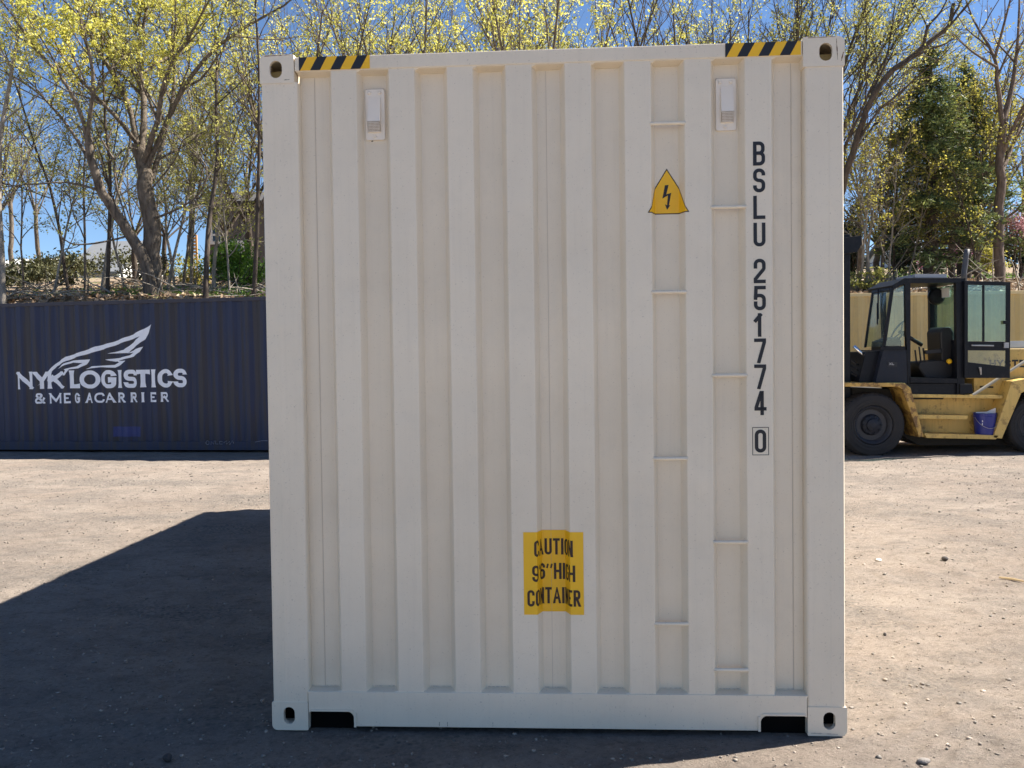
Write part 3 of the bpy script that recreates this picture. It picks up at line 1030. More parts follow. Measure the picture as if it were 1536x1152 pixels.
    def ragged(x0, z0, x1, z1, w, n=14):
        a, b = [], []
        for i in range(n + 1):
            t = i / n; x, z = x0 + (x1 - x0) * t, z0 + (z1 - z0) * t
            d = Vector((-(z1 - z0), x1 - x0)).normalized()
            ww = w * rnd.uniform(0.15, 1.0)
            a.append((x + d.x * ww, z + d.y * ww)); b.append((x - d.x * ww * .6, z - d.y * ww * .6))
        return a + b[::-1]
    patch("rust_streak", ragged(2.404, 2.885, 2.409, 2.800, 0.0028), -0.0008, RUST)
    patch("rust_streak", ragged(2.290, 2.8915, 2.402, 2.8935, 0.0016), -0.0008, RUST)
    patch("rust_streak", ragged(2.424, 2.795, 2.433, 2.83, 0.003, 6), -0.0008, RUST)
    patch("rust_streak", ragged(0.022, 2.890, 0.130, 2.8925, 0.0026), -0.0008, RUST)
    patch("rust_streak", ragged(0.105, 2.7875, 0.128, 2.7885, 0.0022, 6), -0.0008, DARK_IN)
    patch("scuff_mark", ragged(2.290, 0.012, 2.40, 0.008, 0.004), -0.0008, SEAM)
    for a in (0.727, 0.762, 0.957):
        patch("scuff_mark", ragged(a, 0.024, a, 0.043, 0.0012, 6), 0.0008, BLACK_INK)
    patch("dirt_run", ragged(0.462, 2.532, 0.470, 2.535, 0.006, 8), VAL_Y - 0.001, DARK_IN)
    for k in range(NR + 1):
        x0 = RX + RP * (k - 1) + RW + 0.026 if k else 0.165
        x1 = RX + RP * k - 0.026 if k < NR else 2.27
        patch("dirt_run", ragged(x0, 0.176, x1, 0.176, 0.0022, 16), VAL_Y - 0.0015, SEAM)
    for i in range(26):
        kk = rnd.randrange(NR); a = RX + RP * kk + rnd.uniform(.01, RW - .01); z = rnd.uniform(0.3, 2.6)
        patch("scuff_mark", [(a, z), (a + rnd.uniform(.001, .003), z + .001), (a + .001, z + rnd.uniform(.002, .006))], RIB_Y - 0.001, SEAM)


build_ivory()


def long_container(root, L, H, mat, trim, face_cb=None):
    """container lying along local x with its long side towards -y; local origin: bottom left front"""
    D = 2.438
    pr = [(a, d) for a, d in side_profile(0.10, L - 0.10)]
    bm = bmesh.new(); extrude_profile(bm, pr, 0.17, H - 0.062, 'front', 0.004, 1, nz=4); obj("side_wall", bm, mat, root)
    bm = bmesh.new(); extrude_profile(bm, pr, 0.17, H - 0.062, 'front', D - 0.004, -1, nz=2); obj("side_wall", bm, mat, root)
    for y0, y1 in ((0.002, 0.062), (D - 0.062, D - 0.002)):
        bm = bmesh.new(); box(bm, (0.15, y0, H - 0.072), (L - 0.15, y1, H - 0.010), 0.004); obj("top_rail", bm, trim, root)
        bm = bmesh.new(); box(bm, (0.15, y0, 0.045), (L - 0.15, y1, 0.19), 0.004); obj("bottom_rail", bm, mat, root)
    for x0, x1 in ((0.004, 0.12), (L - 0.12, L - 0.004)):
        for y0, y1 in ((0.004, 0.12), (D - 0.12, D - 0.004)):
            bm = bmesh.new(); box(bm, (x0, y0, 0.12), (x1, y1, H - 0.12), 0.006); obj("corner_post", bm, mat, root)
    for right in (False, True):
        for top in (False, True):
            x0, x1 = (L - 0.165, L) if right else (0, 0.165)
            z0, z1 = (H - 0.118, H) if top else (0, 0.118)
            casting(root, x0, x1, z0, z1, 0, 0.16, right, top, True, mat)
            casting(root, x0, x1, z0, z1, D - 0.16, D, right, top, False, mat)
    for x0, x1 in ((0.02, 0.06), (L - 0.06, L - 0.02)):
        bm = bmesh.new(); box(bm, (x0, 0.121, 0.13), (x1, D - 0.121, H - 0.07), 0.004); obj("end_wall", bm, mat, root)
    bm = bmesh.new()
    k = 0.17
    while k < L - 0.4:
        box(bm, (k, 0.064, H - 0.045), (k + 0.10, D - 0.064, H - 0.012), 0.006); k += 0.209
    box(bm, (0.165, 0.063, H - 0.065), (L - 0.165, D - 0.063, H - 0.046))
    obj("roof", bm, trim, root)
    bm = bmesh.new(); box(bm, (0.13, 0.065, 0.10), (L - 0.13, D - 0.065, 0.17)); obj("floor", bm, DARK_IN, root)
    return [(a, d + 0.004) for a, d in pr]


# dark blue container along the back, left
B_YAW = R(-9.0)
pb = ground_at(200, 679)
bux = Vector((math.cos(B_YAW), math.sin(B_YAW), 0))
bo = Vector((pb.x, pb.y, 0)) - bux * 7.2
blue = empty("shipping_container", (bo.x, bo.y, 0.0), (0, 0, B_YAW))
tag(blue, "dark blue weathered shipping container with white wing logo under the trees", "shipping container")
BP = long_container(blue, 12.19, 2.591, BLUE_PAINT, plain("dirty dark roof rail", (0.035, 0.035, 0.05), 0.6, var=.4))
b_inv = Matrix.Translation(bo) @ Matrix.Rotation(B_YAW, 4, 'Z'); b_inv = b_inv.inverted()


def on_blue(x, y):
    """(a, z) on the blue long side for a photograph pixel"""
    d = fwd + (x - 768) / F_PX * CR - (y - 576) / F_PX * CU
    o = b_inv @ Vector((0, 0, CAM_H)); dd = b_inv.to_3x3() @ d
    t = (0.01 - o.y) / dd.y; q = o + dd * t
    return q.x, q.z


def blue_text():
    def row(chars, base_l, base_r, xl, sw, flare, thin):
        bm = bmesh.new()
        for ch, x0, x1, ytop, ybot in chars:
            a0, z0 = on_blue(x0, ybot); a1, z1 = on_blue(x1, ytop)
            glyph(bm, ch, a0, z0, a1 - a0, z1 - z0, sw, min((a1 - a0 - sw) / 2, (z1 - z0 - sw) / 2) if ch in "OCG" else 0.06, flare=flare, thin=thin)
        return bm
    Z = lambda X: 10 + X / 5.297
    big = [("N", Z(84), Z(200), 557.5, 584), ("Y", Z(222), Z(322), 557.5, 583.5), ("K", Z(330), Z(442), 557, 583), ("L", Z(498), Z(580), 555.5, 582.5), ("O", Z(583), Z(735), 555.5, 583), ("G", Z(745), Z(858), 555, 582.5),
           ("I", Z(876), Z(915), 555, 582), ("S", Z(934), Z(1030), 554.5, 582), ("T", Z(1030), Z(1130), 554.5, 581), ("I", Z(1140), Z(1190), 554, 581), ("C", Z(1200), Z(1312), 553.5, 581.5), ("S", Z(1325), Z(1428), 553, 581)]
    bm = row(big, 0, 0, 0, 0.068, 0.42, 0.6)
    drape(bm, BP, off=0.003); face_front(bm)
    o = obj("logo_lettering", bm, WHITE_INK, blue, recalc=False)
    small = [("&", 228, 290), ("M", 345, 425), ("E", 458, 500), ("G", 535, 582), ("A", 622, 678), ("C", 700, 768), ("A", 785, 856), ("R", 880, 940), ("R", 980, 1030), ("I", 1072, 1090), ("E", 1138, 1188), ("R", 1220, 1282)]
    bm = row([(c, Z(a), Z(b), 470 + (634 - (a - 228) * .008) / 5.297, 470 + (718 - (a - 228) * .014) / 5.297) for c, a, b in small], 0, 0, 0, 0.034, 0.35, 0.8)
    drape(bm, BP, off=0.003); face_front(bm)
    obj("logo_lettering", bm, WHITE_INK, blue, recalc=False)
    P1 = [(248, 575), (330, 462), (380, 402), (470, 345), (570, 312), (700, 265), (830, 232), (1000, 168), (1150, 88), (1125, 150), (1095, 205), (1040, 250), (985, 290), (960, 315), (800, 320), (930, 290), (990, 240), (1060, 182), (920, 232), (830, 265), (700, 306), (560, 345), (450, 388), (390, 423), (345, 478), (275, 548)]
    P2 = [(955, 318), (1020, 285), (1080, 265), (1060, 305), (1000, 345), (940, 362), (860, 385), (780, 368), (900, 354), (970, 334), (1000, 312)]
    P3 = [(868, 380), (945, 376), (910, 408), (855, 432), (740, 428), (660, 438), (620, 444), (680, 420), (850, 410), (885, 390)]
    P4 = [(400, 440), (450, 400), (520, 375), (660, 365), (630, 405), (570, 437), (490, 445), (462, 492), (446, 494), (464, 455), (455, 445), (500, 430), (560, 420), (600, 395), (520, 392), (460, 412)]
    bm = bmesh.new()
    for i, poly in enumerate((P1, P2, P3, P4)):
        flat_poly(bm, [on_blue(10 + X / 5.297, 470 + Y / 5.297) for X, Y in poly], -0.0007 * (i % 3) - 0.0012)
    drape(bm, BP, off=0.003); face_front(bm)
    obj("wing_emblem", bm, WHITE_INK, blue, recalc=False)
    bm = bmesh.new(); q = [on_blue(x, y) for x, y in ((170, 655), (211, 655), (211, 640), (170, 640))]
    flat_poly(bm, q); drape(bm, BP, off=0.002); face_front(bm); obj("repair_patch", bm, BLUE_PATCH, blue, recalc=False)
    bm = bmesh.new()
    scr = [[(309, 664), (311, 661), (314, 662), (314, 666), (311, 667), (309, 664)], [(317, 667), (317, 662), (321, 666), (322, 661)], [(324, 661), (324, 666), (328, 666)], [(334, 662), (330, 662), (330, 666), (334, 666)],
           [(336, 664), (341, 661), (340, 666), (345, 662), (345, 667), (349, 661), (351, 665)], [(383, 663), (392, 661), (402, 661)]]
    for s in scr:
        pts = [Vector((*on_blue(x, y), 0)) for x, y in s]
        tube(bm, [(p.x, -0.001, p.y) for p in pts], 0.0055, 4)
    obj("chalk_scrawl", bm, CHALK, blue)


blue_text()

# pale yellow container along the back, right
yb = at(1275, 600, 17.0)
yel = empty("shipping_container", (4.3, 16.95, 0.0), (0, 0, R(-0.6)))
tag(yel, "pale yellow shipping container standing behind the forklift", "shipping container")
long_container(yel, 12.19, 2.62, YEL_BOX, YEL_TRIM)

# ------------------------------------------------------------------ forklift
FX, FY = 6.4, 13.0
fork = empty("forklift", (FX, FY, 0.0))
tag(fork, "large yellow forklift truck with black cab and its door swung open", "forklift")
F_YEL = worn("worn forklift yellow", (0.62, 0.425, 0.125), amt=0.55, lo=0.55, hi=0.63)
F_YEL_R = worn("rust eaten fender yellow", (0.54, 0.34, 0.085), amt=0.8, lo=0.47, hi=0.55)
F_DARK = worn("scuffed black cab paint", (0.0065, 0.008, 0.0125), rust=(0.022, 0.022, 0.025), amt=0.5, rough=0.4)
F_GREY = worn("scuffed slate grey panel", (0.016, 0.020, 0.031), rust=(0.04, 0.04, 0.046), amt=0.4, rough=0.45)
RUBBER = plain("dusty tyre rubber", (0.020, 0.020, 0.022), 0.85, var=0.35, scale=9, bmp=0.2)
RIM = plain("dark wheel rim", (0.032, 0.034, 0.042), 0.55, var=0.3)
CHROME = plain("bright cylinder rod", (0.75, 0.76, 0.78), 0.2, 1.0)
STEEL = plain("dull bare steel", (0.35, 0.35, 0.36), 0.45, 0.6)
for _m in (F_DARK, F_GREY): _m.node_tree.nodes['Principled BSDF'].inputs['Specular IOR Level'].default_value = 0.22
SEATM = plain("black seat vinyl", (0.012, 0.012, 0.014), 0.6)
GLASS = glassmat("greenish cab glass", (0.84, 0.91, 0.87), 0.10)
GLASS_T = glassmat("teal tinted door glass", (0.62, 0.80, 0.76), 0.14)


def fp(x, y, Y):
    p = at(x, y, Y); return (p.x - FX, p.z)


def fprism(name, px, Y0, Y1, mat, parent, bev=0.004, Yref=None):
    bm = bmesh.new(); prism(bm, [fp(x, y, Yref or Y0) for x, y in px], Y0 - FY, Y1 - FY)
    o = obj(name, bm, mat, parent)
    if bev:
        b = o.modifiers.new("bevel", 'BEVEL'); b.width = bev; b.segments = 2; b.limit_method = 'ANGLE'; b.angle_limit = R(35)
    return o


def wheel(cx, cy, Yc, rad, near, w=0.36, dual=False):
    X, Z = fp(cx, cy, 12.95)
    Z = rad - 0.012
    s = 1 if near else -1
    c = (X, Yc - FY, Z)
    root = obj("wheel", lathe(bmesh.new(), [(rad * .40, s * .20), (rad * .46, s * .15), (rad * .50, s * .07), (rad * .55, s * .035), (rad * .59, s * .012), (rad * .61, s * .02), (rad * .60, s * .10)], c, 'y', 40), RIM, fork, smooth=False)
    bm = bmesh.new()
    pr = [(rad * .575, w * .5), (rad * .63, 0.008), (rad * .66, 0.0), (rad * .70, -0.006), (rad * .71, -0.001), (rad * .80, -0.008), (rad * .81, -0.003), (rad * .93, 0.002), (rad * .985, 0.03), (rad, 0.07), (rad, w - .07), (rad * .985, w - .03), (rad * .9, w), (rad * .6, w)]
    lathe(bm, [(r, s * (o)) for r, o in pr], c, 'y', 72)
    for k in range(40):   # tread lugs
        a = 2 * math.pi * k / 40
        M = Matrix.Translation(c) @ Matrix.Rotation(a, 4, 'Y') @ Matrix.Translation((rad - 0.004, 0, 0))
        box(bm, (-0.012, min(s * .05, s * (w - .05)), -0.016), (0.012, max(s * .05, s * (w - .05)), 0.016), 0.003, 1, M)
    obj("tyre", bm, RUBBER, root)
    bm = bmesh.new(); lathe(bm, [(rad * .34, s * .18), (rad * .34, s * .10), (rad * .30, s * .06), (rad * .20, s * .045), (rad * .19, s * .02), (rad * .08, s * .005)], c, 'y', 32)
    obj("hub", bm, F_GREY, root)
    bm = bmesh.new()
    for k in range(10):
        a = 2 * math.pi * k / 10
        tube(bm, [(X + rad * .27 * math.cos(a), Yc - FY + s * .07, Z + rad * .27 * math.sin(a)), (X + rad * .27 * math.cos(a), Yc - FY + s * .03, Z + rad * .27 * math.sin(a))], 0.012, 6)
    obj("wheel_nuts", bm, F_GREY, root)
    return root


wheel(1310, 637, 12.93, 0.465, True)
wheel(1310, 637, 14.98, 0.465, False)
wheel(1558, 640, 12.98, 0.42, True, 0.32)
wheel(1558, 640, 14.9, 0.42, False, 0.32)
bm = bmesh.new()
X0, _ = fp(1310, 637, 12.95); X1, _ = fp(1558, 640, 12.98)
for X, z in ((X0, .453), (X1, .41)): tube(bm, [(X, .25, z), (X, 1.7, z)], 0.10, 14)
obj("axle", bm, DARK_IN, fork)

fprism("front_fender", [(1268, 574), (1357, 574.5), (1366, 582), (1386, 655), (1379, 656), (1354, 584), (1346, 580), (1268, 580)], 12.88, 13.36, F_YEL_R, fork, 0.006)
fprism("front_fender", [(1268, 574), (1357, 574.5), (1366, 582), (1386, 655), (1379, 656), (1354, 584), (1346, 580), (1268, 580)], 14.5, 15.0, F_YEL_R, fork, 0.006, 12.88)
fprism("chassis", [(1280, 582), (1352, 585), (1378, 656), (1500, 658), (1530, 592), (1640, 588), (1640, 640), (1530, 668), (1380, 668), (1330, 640), (1275, 640)], 13.34, 14.46, DARK_IN, fork, 0, 13.3)
fprism("side_panel", [(1366, 592), (1440, 592), (1504, 594), (1500, 656), (1386, 652)], 13.24, 13.32, F_YEL, fork, 0.004, 13.05)
fprism("side_panel", [(1366, 592), (1504, 594), (1500, 656), (1386, 652)], 14.55, 14.63, F_YEL, fork, 0.004, 13.05)
fprism("panel_lip", [(1364, 591), (1504, 593), (1504, 598), (1364, 596)], 13.00, 13.238, F_YEL, fork, 0.003)
fprism("step", [(1374, 622), (1452, 623), (1451, 629), (1376, 628)], 12.96, 13.238, F_YEL, fork, 0.003)
fprism("step", [(1386, 650), (1498, 653), (1494, 659), (1390, 657)], 12.93, 13.238, F_YEL, fork, 0.003)
fprism("step_slot", [(1366, 597.5), (1425, 597.5), (1423, 600), (1368, 600)], 13.228, 13.245, DARK_IN, fork, 0, 13.05)
fprism("rear_fender", [(1490, 657), (1518, 572), (1540, 568), (1600, 570), (1622, 600), (1612, 600), (1592, 584), (1545, 582), (1532, 590), (1503, 658)], 12.93, 13.4, F_YEL, fork, 0.006)
fprism("rear_fender", [(1490, 657), (1518, 572), (1540, 568), (1600, 570), (1622, 600), (1612, 600), (1592, 584), (1545, 582), (1532, 590), (1503, 658)], 14.5, 14.97, F_YEL, fork, 0.006, 12.93)
fprism("engine_box", [(1461, 566), (1508, 567), (1504, 592), (1461, 592)], 13.18, 14.6, F_YEL, fork, 0.006)
fprism("box_slot", [(1470, 579), (1490, 579.5), (1490, 582), (1470, 581.5)], 13.17, 13.182, DARK_IN, fork, 0)
hood = fprism("hood", [(1449, 524), (1600, 522), (1610, 530), (1612, 570), (1500, 572), (1449, 568)], 13.22, 14.55, F_YEL, fork, 0.012)
bm = bmesh.new()
xs0 = 1484
for i, ch in enumerate("HYSTER"):
    a, z0 = fp(xs0 + i * 11.2, 551, 13.22); b, z1 = fp(xs0 + i * 11.2 + 9.6, 539.5, 13.22)
    glyph(bm, ch, a, z0, b - a, z1 - z0, 0.026, 0.03, flare=0.25)
for v in bm.verts: v.co.y += 13.217 - FY
face_front(bm); obj("hood_lettering", bm, BLACK_INK, hood, recalc=False)
fprism("counterweight", [(1600, 524), (1668, 526), (1690, 550), (1690, 640), (1640, 655), (1622, 600), (1603, 575)], 13.0, 14.9, F_YEL, fork, 0.04)
fprism("hood_cover", [(1514, 511.5), (1600, 511), (1601, 521.5), (1514, 521.5)], 13.30, 14.4, plain("pale grey hood cover", (.42, .47, .52), .4), fork, 0.006)
# cab
fprism("cowl", [(1325, 525), (1364, 525), (1364, 575), (1313, 575)], 13.0, 13.88, F_GREY, fork, 0.006)
fprism("cowl", [(1299, 528), (1324, 526), (1312, 574), (1288, 573)], 13.12, 13.8, F_DARK, fork, 0.006)
fprism("front_frame", [(1268, 560), (1288, 560), (1288, 574), (1268, 574)], 13.3, 14.5, F_DARK, fork, 0.006, 13.0)
frame = fprism("cab_frame", [(1357, 423), (1366, 423), (1366, 575), (1362, 575)], 12.99, 13.06, F_DARK, fork, 0.004)
for nm, px, a, b in (("pillar", [(1434, 422), (1447, 422), (1447, 592), (1436, 592)], 12.99, 13.07),
                     ("pillar", [(1357, 423), (1365, 423), (1365, 575), (1362, 575)], 13.81, 13.88),
                     ("pillar", [(1434, 422), (1446, 422), (1446, 592), (1436, 592)], 13.81, 13.88),
                     ("header", [(1338, 428), (1357, 417), (1448, 417), (1448, 424), (1358, 425), (1340, 434)], 12.985, 13.885),
                     ("sill", [(1364, 566), (1437, 568), (1437, 575), (1364, 574)], 12.99, 13.88),
                     ("underframe", [(1352, 575.5), (1449, 575.5), (1449, 592), (1366, 591)], 13.03, 13.9),
                     ("window_bar", [(1322, 519.5), (1358, 519.5), (1358, 525.5), (1321, 525.5)], 12.985, 13.03),
                     ("window_bar", [(1337, 431), (1341, 433), (1328.5, 521), (1324.5, 521)], 12.985, 13.03),
                     ("window_bar", [(1337, 431), (1340, 433), (1327.5, 521), (1324.5, 521)], 13.66, 13.70),
                     ("window_bar", [(1337, 431), (1341, 434), (1340, 438), (1336, 435)], 13.03, 13.66)):
    fprism(nm, px, a, b, F_DARK, frame, 0.003, 12.99)
fprism("cowl_plate", [(1402, 566.5), (1418, 566.5), (1416, 566.9)], 13.0, 13.02, F_DARK, frame, 0)
fprism("side_window", [(1341, 435), (1356.5, 428), (1356.5, 519), (1329.5, 519)], 13.005, 13.011, GLASS, fork, 0, 12.99)
# windscreen: slanted pane across the cab front
bm = bmesh.new()
(xa, za), (xb, zb) = fp(1338, 434, 12.99), fp(1326, 520, 12.99)
for dx in (0, 0.006):
    vs = [(xa + dx, 13.03 - FY, za), (xa + dx, 13.66 - FY, za), (xb + dx, 13.66 - FY, zb), (xb + dx, 13.03 - FY, zb)]
    f = bm.faces.new([bm.verts.new(v) for v in vs])
obj("windscreen", bm, GLASS, fork)
bm = bmesh.new(); tube(bm, [(xa - .03, 13.40 - FY, za + .03), (xa - .05, 13.36 - FY, za - .2), (xa - .07, 13.30 - FY, za - .42)], [0.012, 0.010, 0.008], 6)
tube(bm, [(xa - .055, 13.37 - FY, za - .18), (xa - .085, 13.30 - FY, za - .50)], 0.012, 5)
obj("wiper", bm, F_DARK, fork)
fprism("badge", [(1332, 543), (1346, 543), (1346, 550), (1332, 550)], 12.992, 12.999, BLACK_INK, fork, 0)
bm = bmesh.new()
for i, ch in enumerate("XL"):
    a, z0 = fp(1334 + i * 4.0, 547.5, 12.99); b, z1 = fp(1337.3 + i * 4.0, 544, 12.99); glyph(bm, ch, a, z0, b - a, z1 - z0, 0.008, 0.01)
for v in bm.verts: v.co.y += 12.9905 - FY
face_front(bm); obj("badge_lettering", bm, STEEL, fork, recalc=False)
# roof guard, rear window, far side
fprism("roof_hatch", [(1373, 411), (1420, 411), (1421, 416.5), (1372, 416.5)], 13.1, 13.75, STEEL, fork, 0.006, 13.1)
X, z0 = fp(1440, 566, 13.0); _, z1 = fp(1440, 426, 13.0)
bm = bmesh.new()
for dx in (0, 0.006):
    bm.faces.new([bm.verts.new(v) for v in ((X + dx, .08, z0 + .55), (X + dx, .80, z0 + .55), (X + dx, .80, z1), (X + dx, .08, z1))])
obj("rear_window", bm, GLASS_T, fork)
bm = bmesh.new(); box(bm, (X - .012, .30, z1 - .17), (X - .008, .72, z1 - .03)); obj("paper_notice", bm, plain("white paper", (.75, .75, .75), .8), fork)
bm = bmesh.new(); box(bm, (X - .01, .08, z0 - .25), (X + .03, .80, z0 + .545), 0.004); obj("rear_panel", bm, F_DARK, fork)
# door, opened right back along the side
door = fprism("door", [(1448, 421), (1516, 423), (1516, 428), (1453, 426), (1453, 561), (1510, 561), (1511, 425), (1516.5, 425), (1515, 567), (1448, 567)], 12.93, 12.965, F_DARK, fork, 0.003)
# (frame built as bars so the panes stay open)
old = door.data; bm = bmesh.new()
for px in ([(1447, 421), (1516, 423), (1516, 428.5), (1447, 427)], [(1447, 427), (1452, 427), (1452, 567), (1447, 567)], [(1510, 428.3), (1516, 428.5), (1515, 567), (1509.5, 567)],
           [(1452, 512), (1510, 512.5), (1510, 519), (1452, 519)], [(1452, 519), (1510, 519), (1510, 526), (1452, 525.5)], [(1452, 543), (1509.8, 550), (1509.6, 567), (1452, 567)], [(1474.6, 427.6), (1477, 427.6), (1477, 512), (1474.6, 512)]):
    prism(bm, [fp(x, y, 12.93) for x, y in px], 12.93 - FY, 12.965 - FY)
bmesh.ops.recalc_face_normals(bm, faces=bm.faces)
bm.to_mesh(old); bm.free()
fprism("door_glass", [(1452, 427), (1510, 428), (1510, 512), (1452, 512)], 12.945, 12.950, GLASS_T, door, 0, 12.93)
fprism("door_glass", [(1452, 525), (1510, 525), (1510, 550.2), (1452, 543.2)], 12.945, 12.950, GLASS, door, 0, 12.93)
fprism("door_handle", [(1458, 517), (1491, 517.5), (1491, 519.5), (1458, 519)], 12.90, 12.929, STEEL, door, 0.002)
fprism("door_latch", [(1506.5, 514), (1513.5, 514), (1513.5, 522), (1506.5, 522)], 12.905, 12.929, STEEL, door, 0.002)
fprism("door_latch", [(1505.5, 481), (1511, 481), (1511, 486), (1505.5, 486)], 12.905, 12.929, F_DARK, door, 0.002)
bm = bmesh.new(); tube(bm, [(*fp(1469, 551, 12.92)[:1], 12.90 - FY, fp(1469, 551, 12.92)[1]), (fp(1471.5, 562, 12.92)[0], 12.92 - FY, fp(1471.5, 562, 12.92)[1])], [0.02, 0.010], 8)
obj("grab_tag", bm, STEEL, door)
bm = bmesh.new(); a, b = fp(1460, 593, 13.0), fp(1545, 541, 13.0); tube(bm, [(a[0], 13.02 - FY, a[1]), (b[0], 13.1 - FY, b[1])], 0.022, 10); obj("support_strut", bm, plain("grey strut", (.35, .33, .28), .6), fork)
fprism("bracket", [(1440, 576), (1458, 576), (1460, 590), (1440, 591)], 12.97, 13.1, F_DARK, fork, 0.004)
# exhaust
bm = bmesh.new(); pts = [fp(1446, 424, 14.0), (fp(1446, 408, 14.0)), (fp(1448, 395, 14.0)), fp(1449, 384, 14.0), fp(1451, 374, 14.0)]
tube(bm, [(x, 14.0 - FY, z) for x, z in pts], [0.045, 0.042, 0.042, 0.04, 0.04], 12); obj("exhaust_pipe", bm, plain("sooty exhaust steel", (0.07, 0.07, 0.08), 0.6), fork, smooth=True)
# seat, steering wheel, console
fprism("seat", [(1408, 498), (1413, 491), (1424, 490), (1430, 498), (1432, 548), (1410, 546)], 13.25, 13.7, SEATM, fork, 0.03, 13.3)
fprism("seat_cushion", [(1376, 543), (1412, 540), (1432, 545), (1432, 567), (1384, 567), (1374, 552)], 13.22, 13.72, SEATM, fork, 0.03, 13.3)
fprism("armrest", [(1388, 526), (1412, 523), (1413, 529), (1389, 531)], 13.20, 13.28, SEATM, fork, 0.01)
fprism("dashboard", [(1334, 512), (1352, 505), (1357, 512), (1357, 540), (1332, 540)], 13.2, 13.75, F_DARK, fork, 0.01, 13.1)
sx, sz = fp(1350, 497, 13.4)
M = Matrix.Translation((sx, 13.42 - FY, sz)) @ Matrix.Rotation(R(-58), 4, 'Y')
bm = bmesh.new(); tube(bm, [M @ Vector((.19 * math.cos(a), .19 * math.sin(a), 0)) for a in np.linspace(0, 2 * math.pi, 33)], 0.014, 8, False)
for a in (0.5, 2.6, 4.7): tube(bm, [M @ Vector((0, 0, -.03)), M @ Vector((.19 * math.cos(a), .19 * math.sin(a), 0))], 0.010, 6)
tube(bm, [M @ Vector((0, 0, 0)), M @ Vector((0, 0, -.4))], 0.03, 8)
obj("steering_wheel", bm, SEATM, fork, smooth=True)
kx, kz = fp(1423, 542, 13.2)
bm = bmesh.new(); bmesh.ops.create_uvsphere(bm, u_segments=16, v_segments=10, radius=0.04, matrix=Matrix.Translation((kx, 13.18 - FY, kz))); obj("lever_knob", bm, SIGN_YELLOW, fork, smooth=True)
fx_, fz_ = fp(1404, 445, 13.6)
bm = bmesh.new(); lathe(bm, [(0.02, -.07), (.11, -.06), (.13, -.02), (.12, .03), (.05, .08)], (fx_, 13.6 - FY, fz_), 'y', 24); obj("cab_fan", bm, F_DARK, fork)
for k, (x, y) in enumerate(((1380, 520), (1374, 525), (1386, 522))):
    lx, lz = fp(x, y, 13.3); bm = bmesh.new(); tube(bm, [(lx + .05, .35, lz - .35), (lx, .33, lz)], .012, 6); obj("control_lever", bm, SEATM, fork)
# mast, carriage and forks in front
mast_x = fp(1270, 500, 13.3)[0] - 0.04
ztop = at(1270, 352, 13.3).z
m_root = None
for i, Y in enumerate((13.28, 14.42)):
    for dx, w in ((0, .15), (.02, .10)):
        bm = bmesh.new(); yy = Y - FY + (0 if dx == 0 else (.075 if i == 0 else -.075))
        box(bm, (mast_x - w / 2 + dx, yy - .035, .12), (mast_x + w / 2 + dx, yy + .035, ztop - (0 if dx == 0 else .25)), .006)
        o = obj("mast" if m_root is None else "mast_rail", bm, F_DARK, fork if m_root is None else m_root)
        m_root = m_root or o
for z in (.35, 1.55, ztop - .1):
    bm = bmesh.new(); box(bm, (mast_x - .03, .318, z - .07), (mast_x + .06, 1.382, z + .07), .006); obj("mast_crossbar", bm, F_DARK, m_root)
p = [(1262, 357), (1293, 353), (1293, 366), (1286, 378), (1262, 381)]
fprism("mast_head", p, 13.15, 13.24, F_DARK, m_root, 0.005)
bm = bmesh.new()
for k in range(60):
    z = 1.1 + k * .03; box(bm, (mast_x - .125 - .006 * (k % 2), .30, z), (mast_x - .095, .34, z + .022))
obj("lift_chain", bm, STEEL, m_root)
bm = bmesh.new(); box(bm, (mast_x - .20, .05, .25), (mast_x - .14, 1.65, .40), .005); box(bm, (mast_x - .20, .05, .85), (mast_x - .14, 1.65, .98), .005)
for y in (.35, .6, .85, 1.1, 1.35): box(bm, (mast_x - .19, y - .02, .40), (mast_x - .15, y + .02, .85))
obj("carriage", bm, F_DARK, m_root)
for y in (.45, 1.25):
    bm = bmesh.new(); prism(bm, [(mast_x - .205, .95), (mast_x - .255, .95), (mast_x - .255, .12), (mast_x - 1.4, .075), (mast_x - 1.4, .06), (mast_x - .205, .06)], y - .075, y + .075); obj("fork_tine", bm, F_DARK, m_root)
a, b, c = fp(1281, 519, 13.2), fp(1301, 539, 13.2), fp(1318, 556, 13.2)
bm = bmesh.new(); tube(bm, [(a[0], .2, a[1]), (b[0], .2, b[1])], 0.024, 12); cyl = obj("tilt_cylinder", bm, CHROME, fork, smooth=True)
bm = bmesh.new(); tube(bm, [(b[0], .2, b[1]), (c[0], .2, c[1])], 0.042, 12); obj("cylinder_barrel", bm, F_DARK, cyl)
for k in range(3):
    a, b = fp(1276, 540 + 9 * k, 13.3), fp(1290, 548 + 7 * k, 13.3)
    bm = bmesh.new(); tube(bm, [(a[0], .3, a[1]), ((a[0] + b[0]) / 2, .27, a[1] - .06), (b[0], .3, b[1])], .016, 6); obj("hydraulic_hose", bm, SEATM, fork)

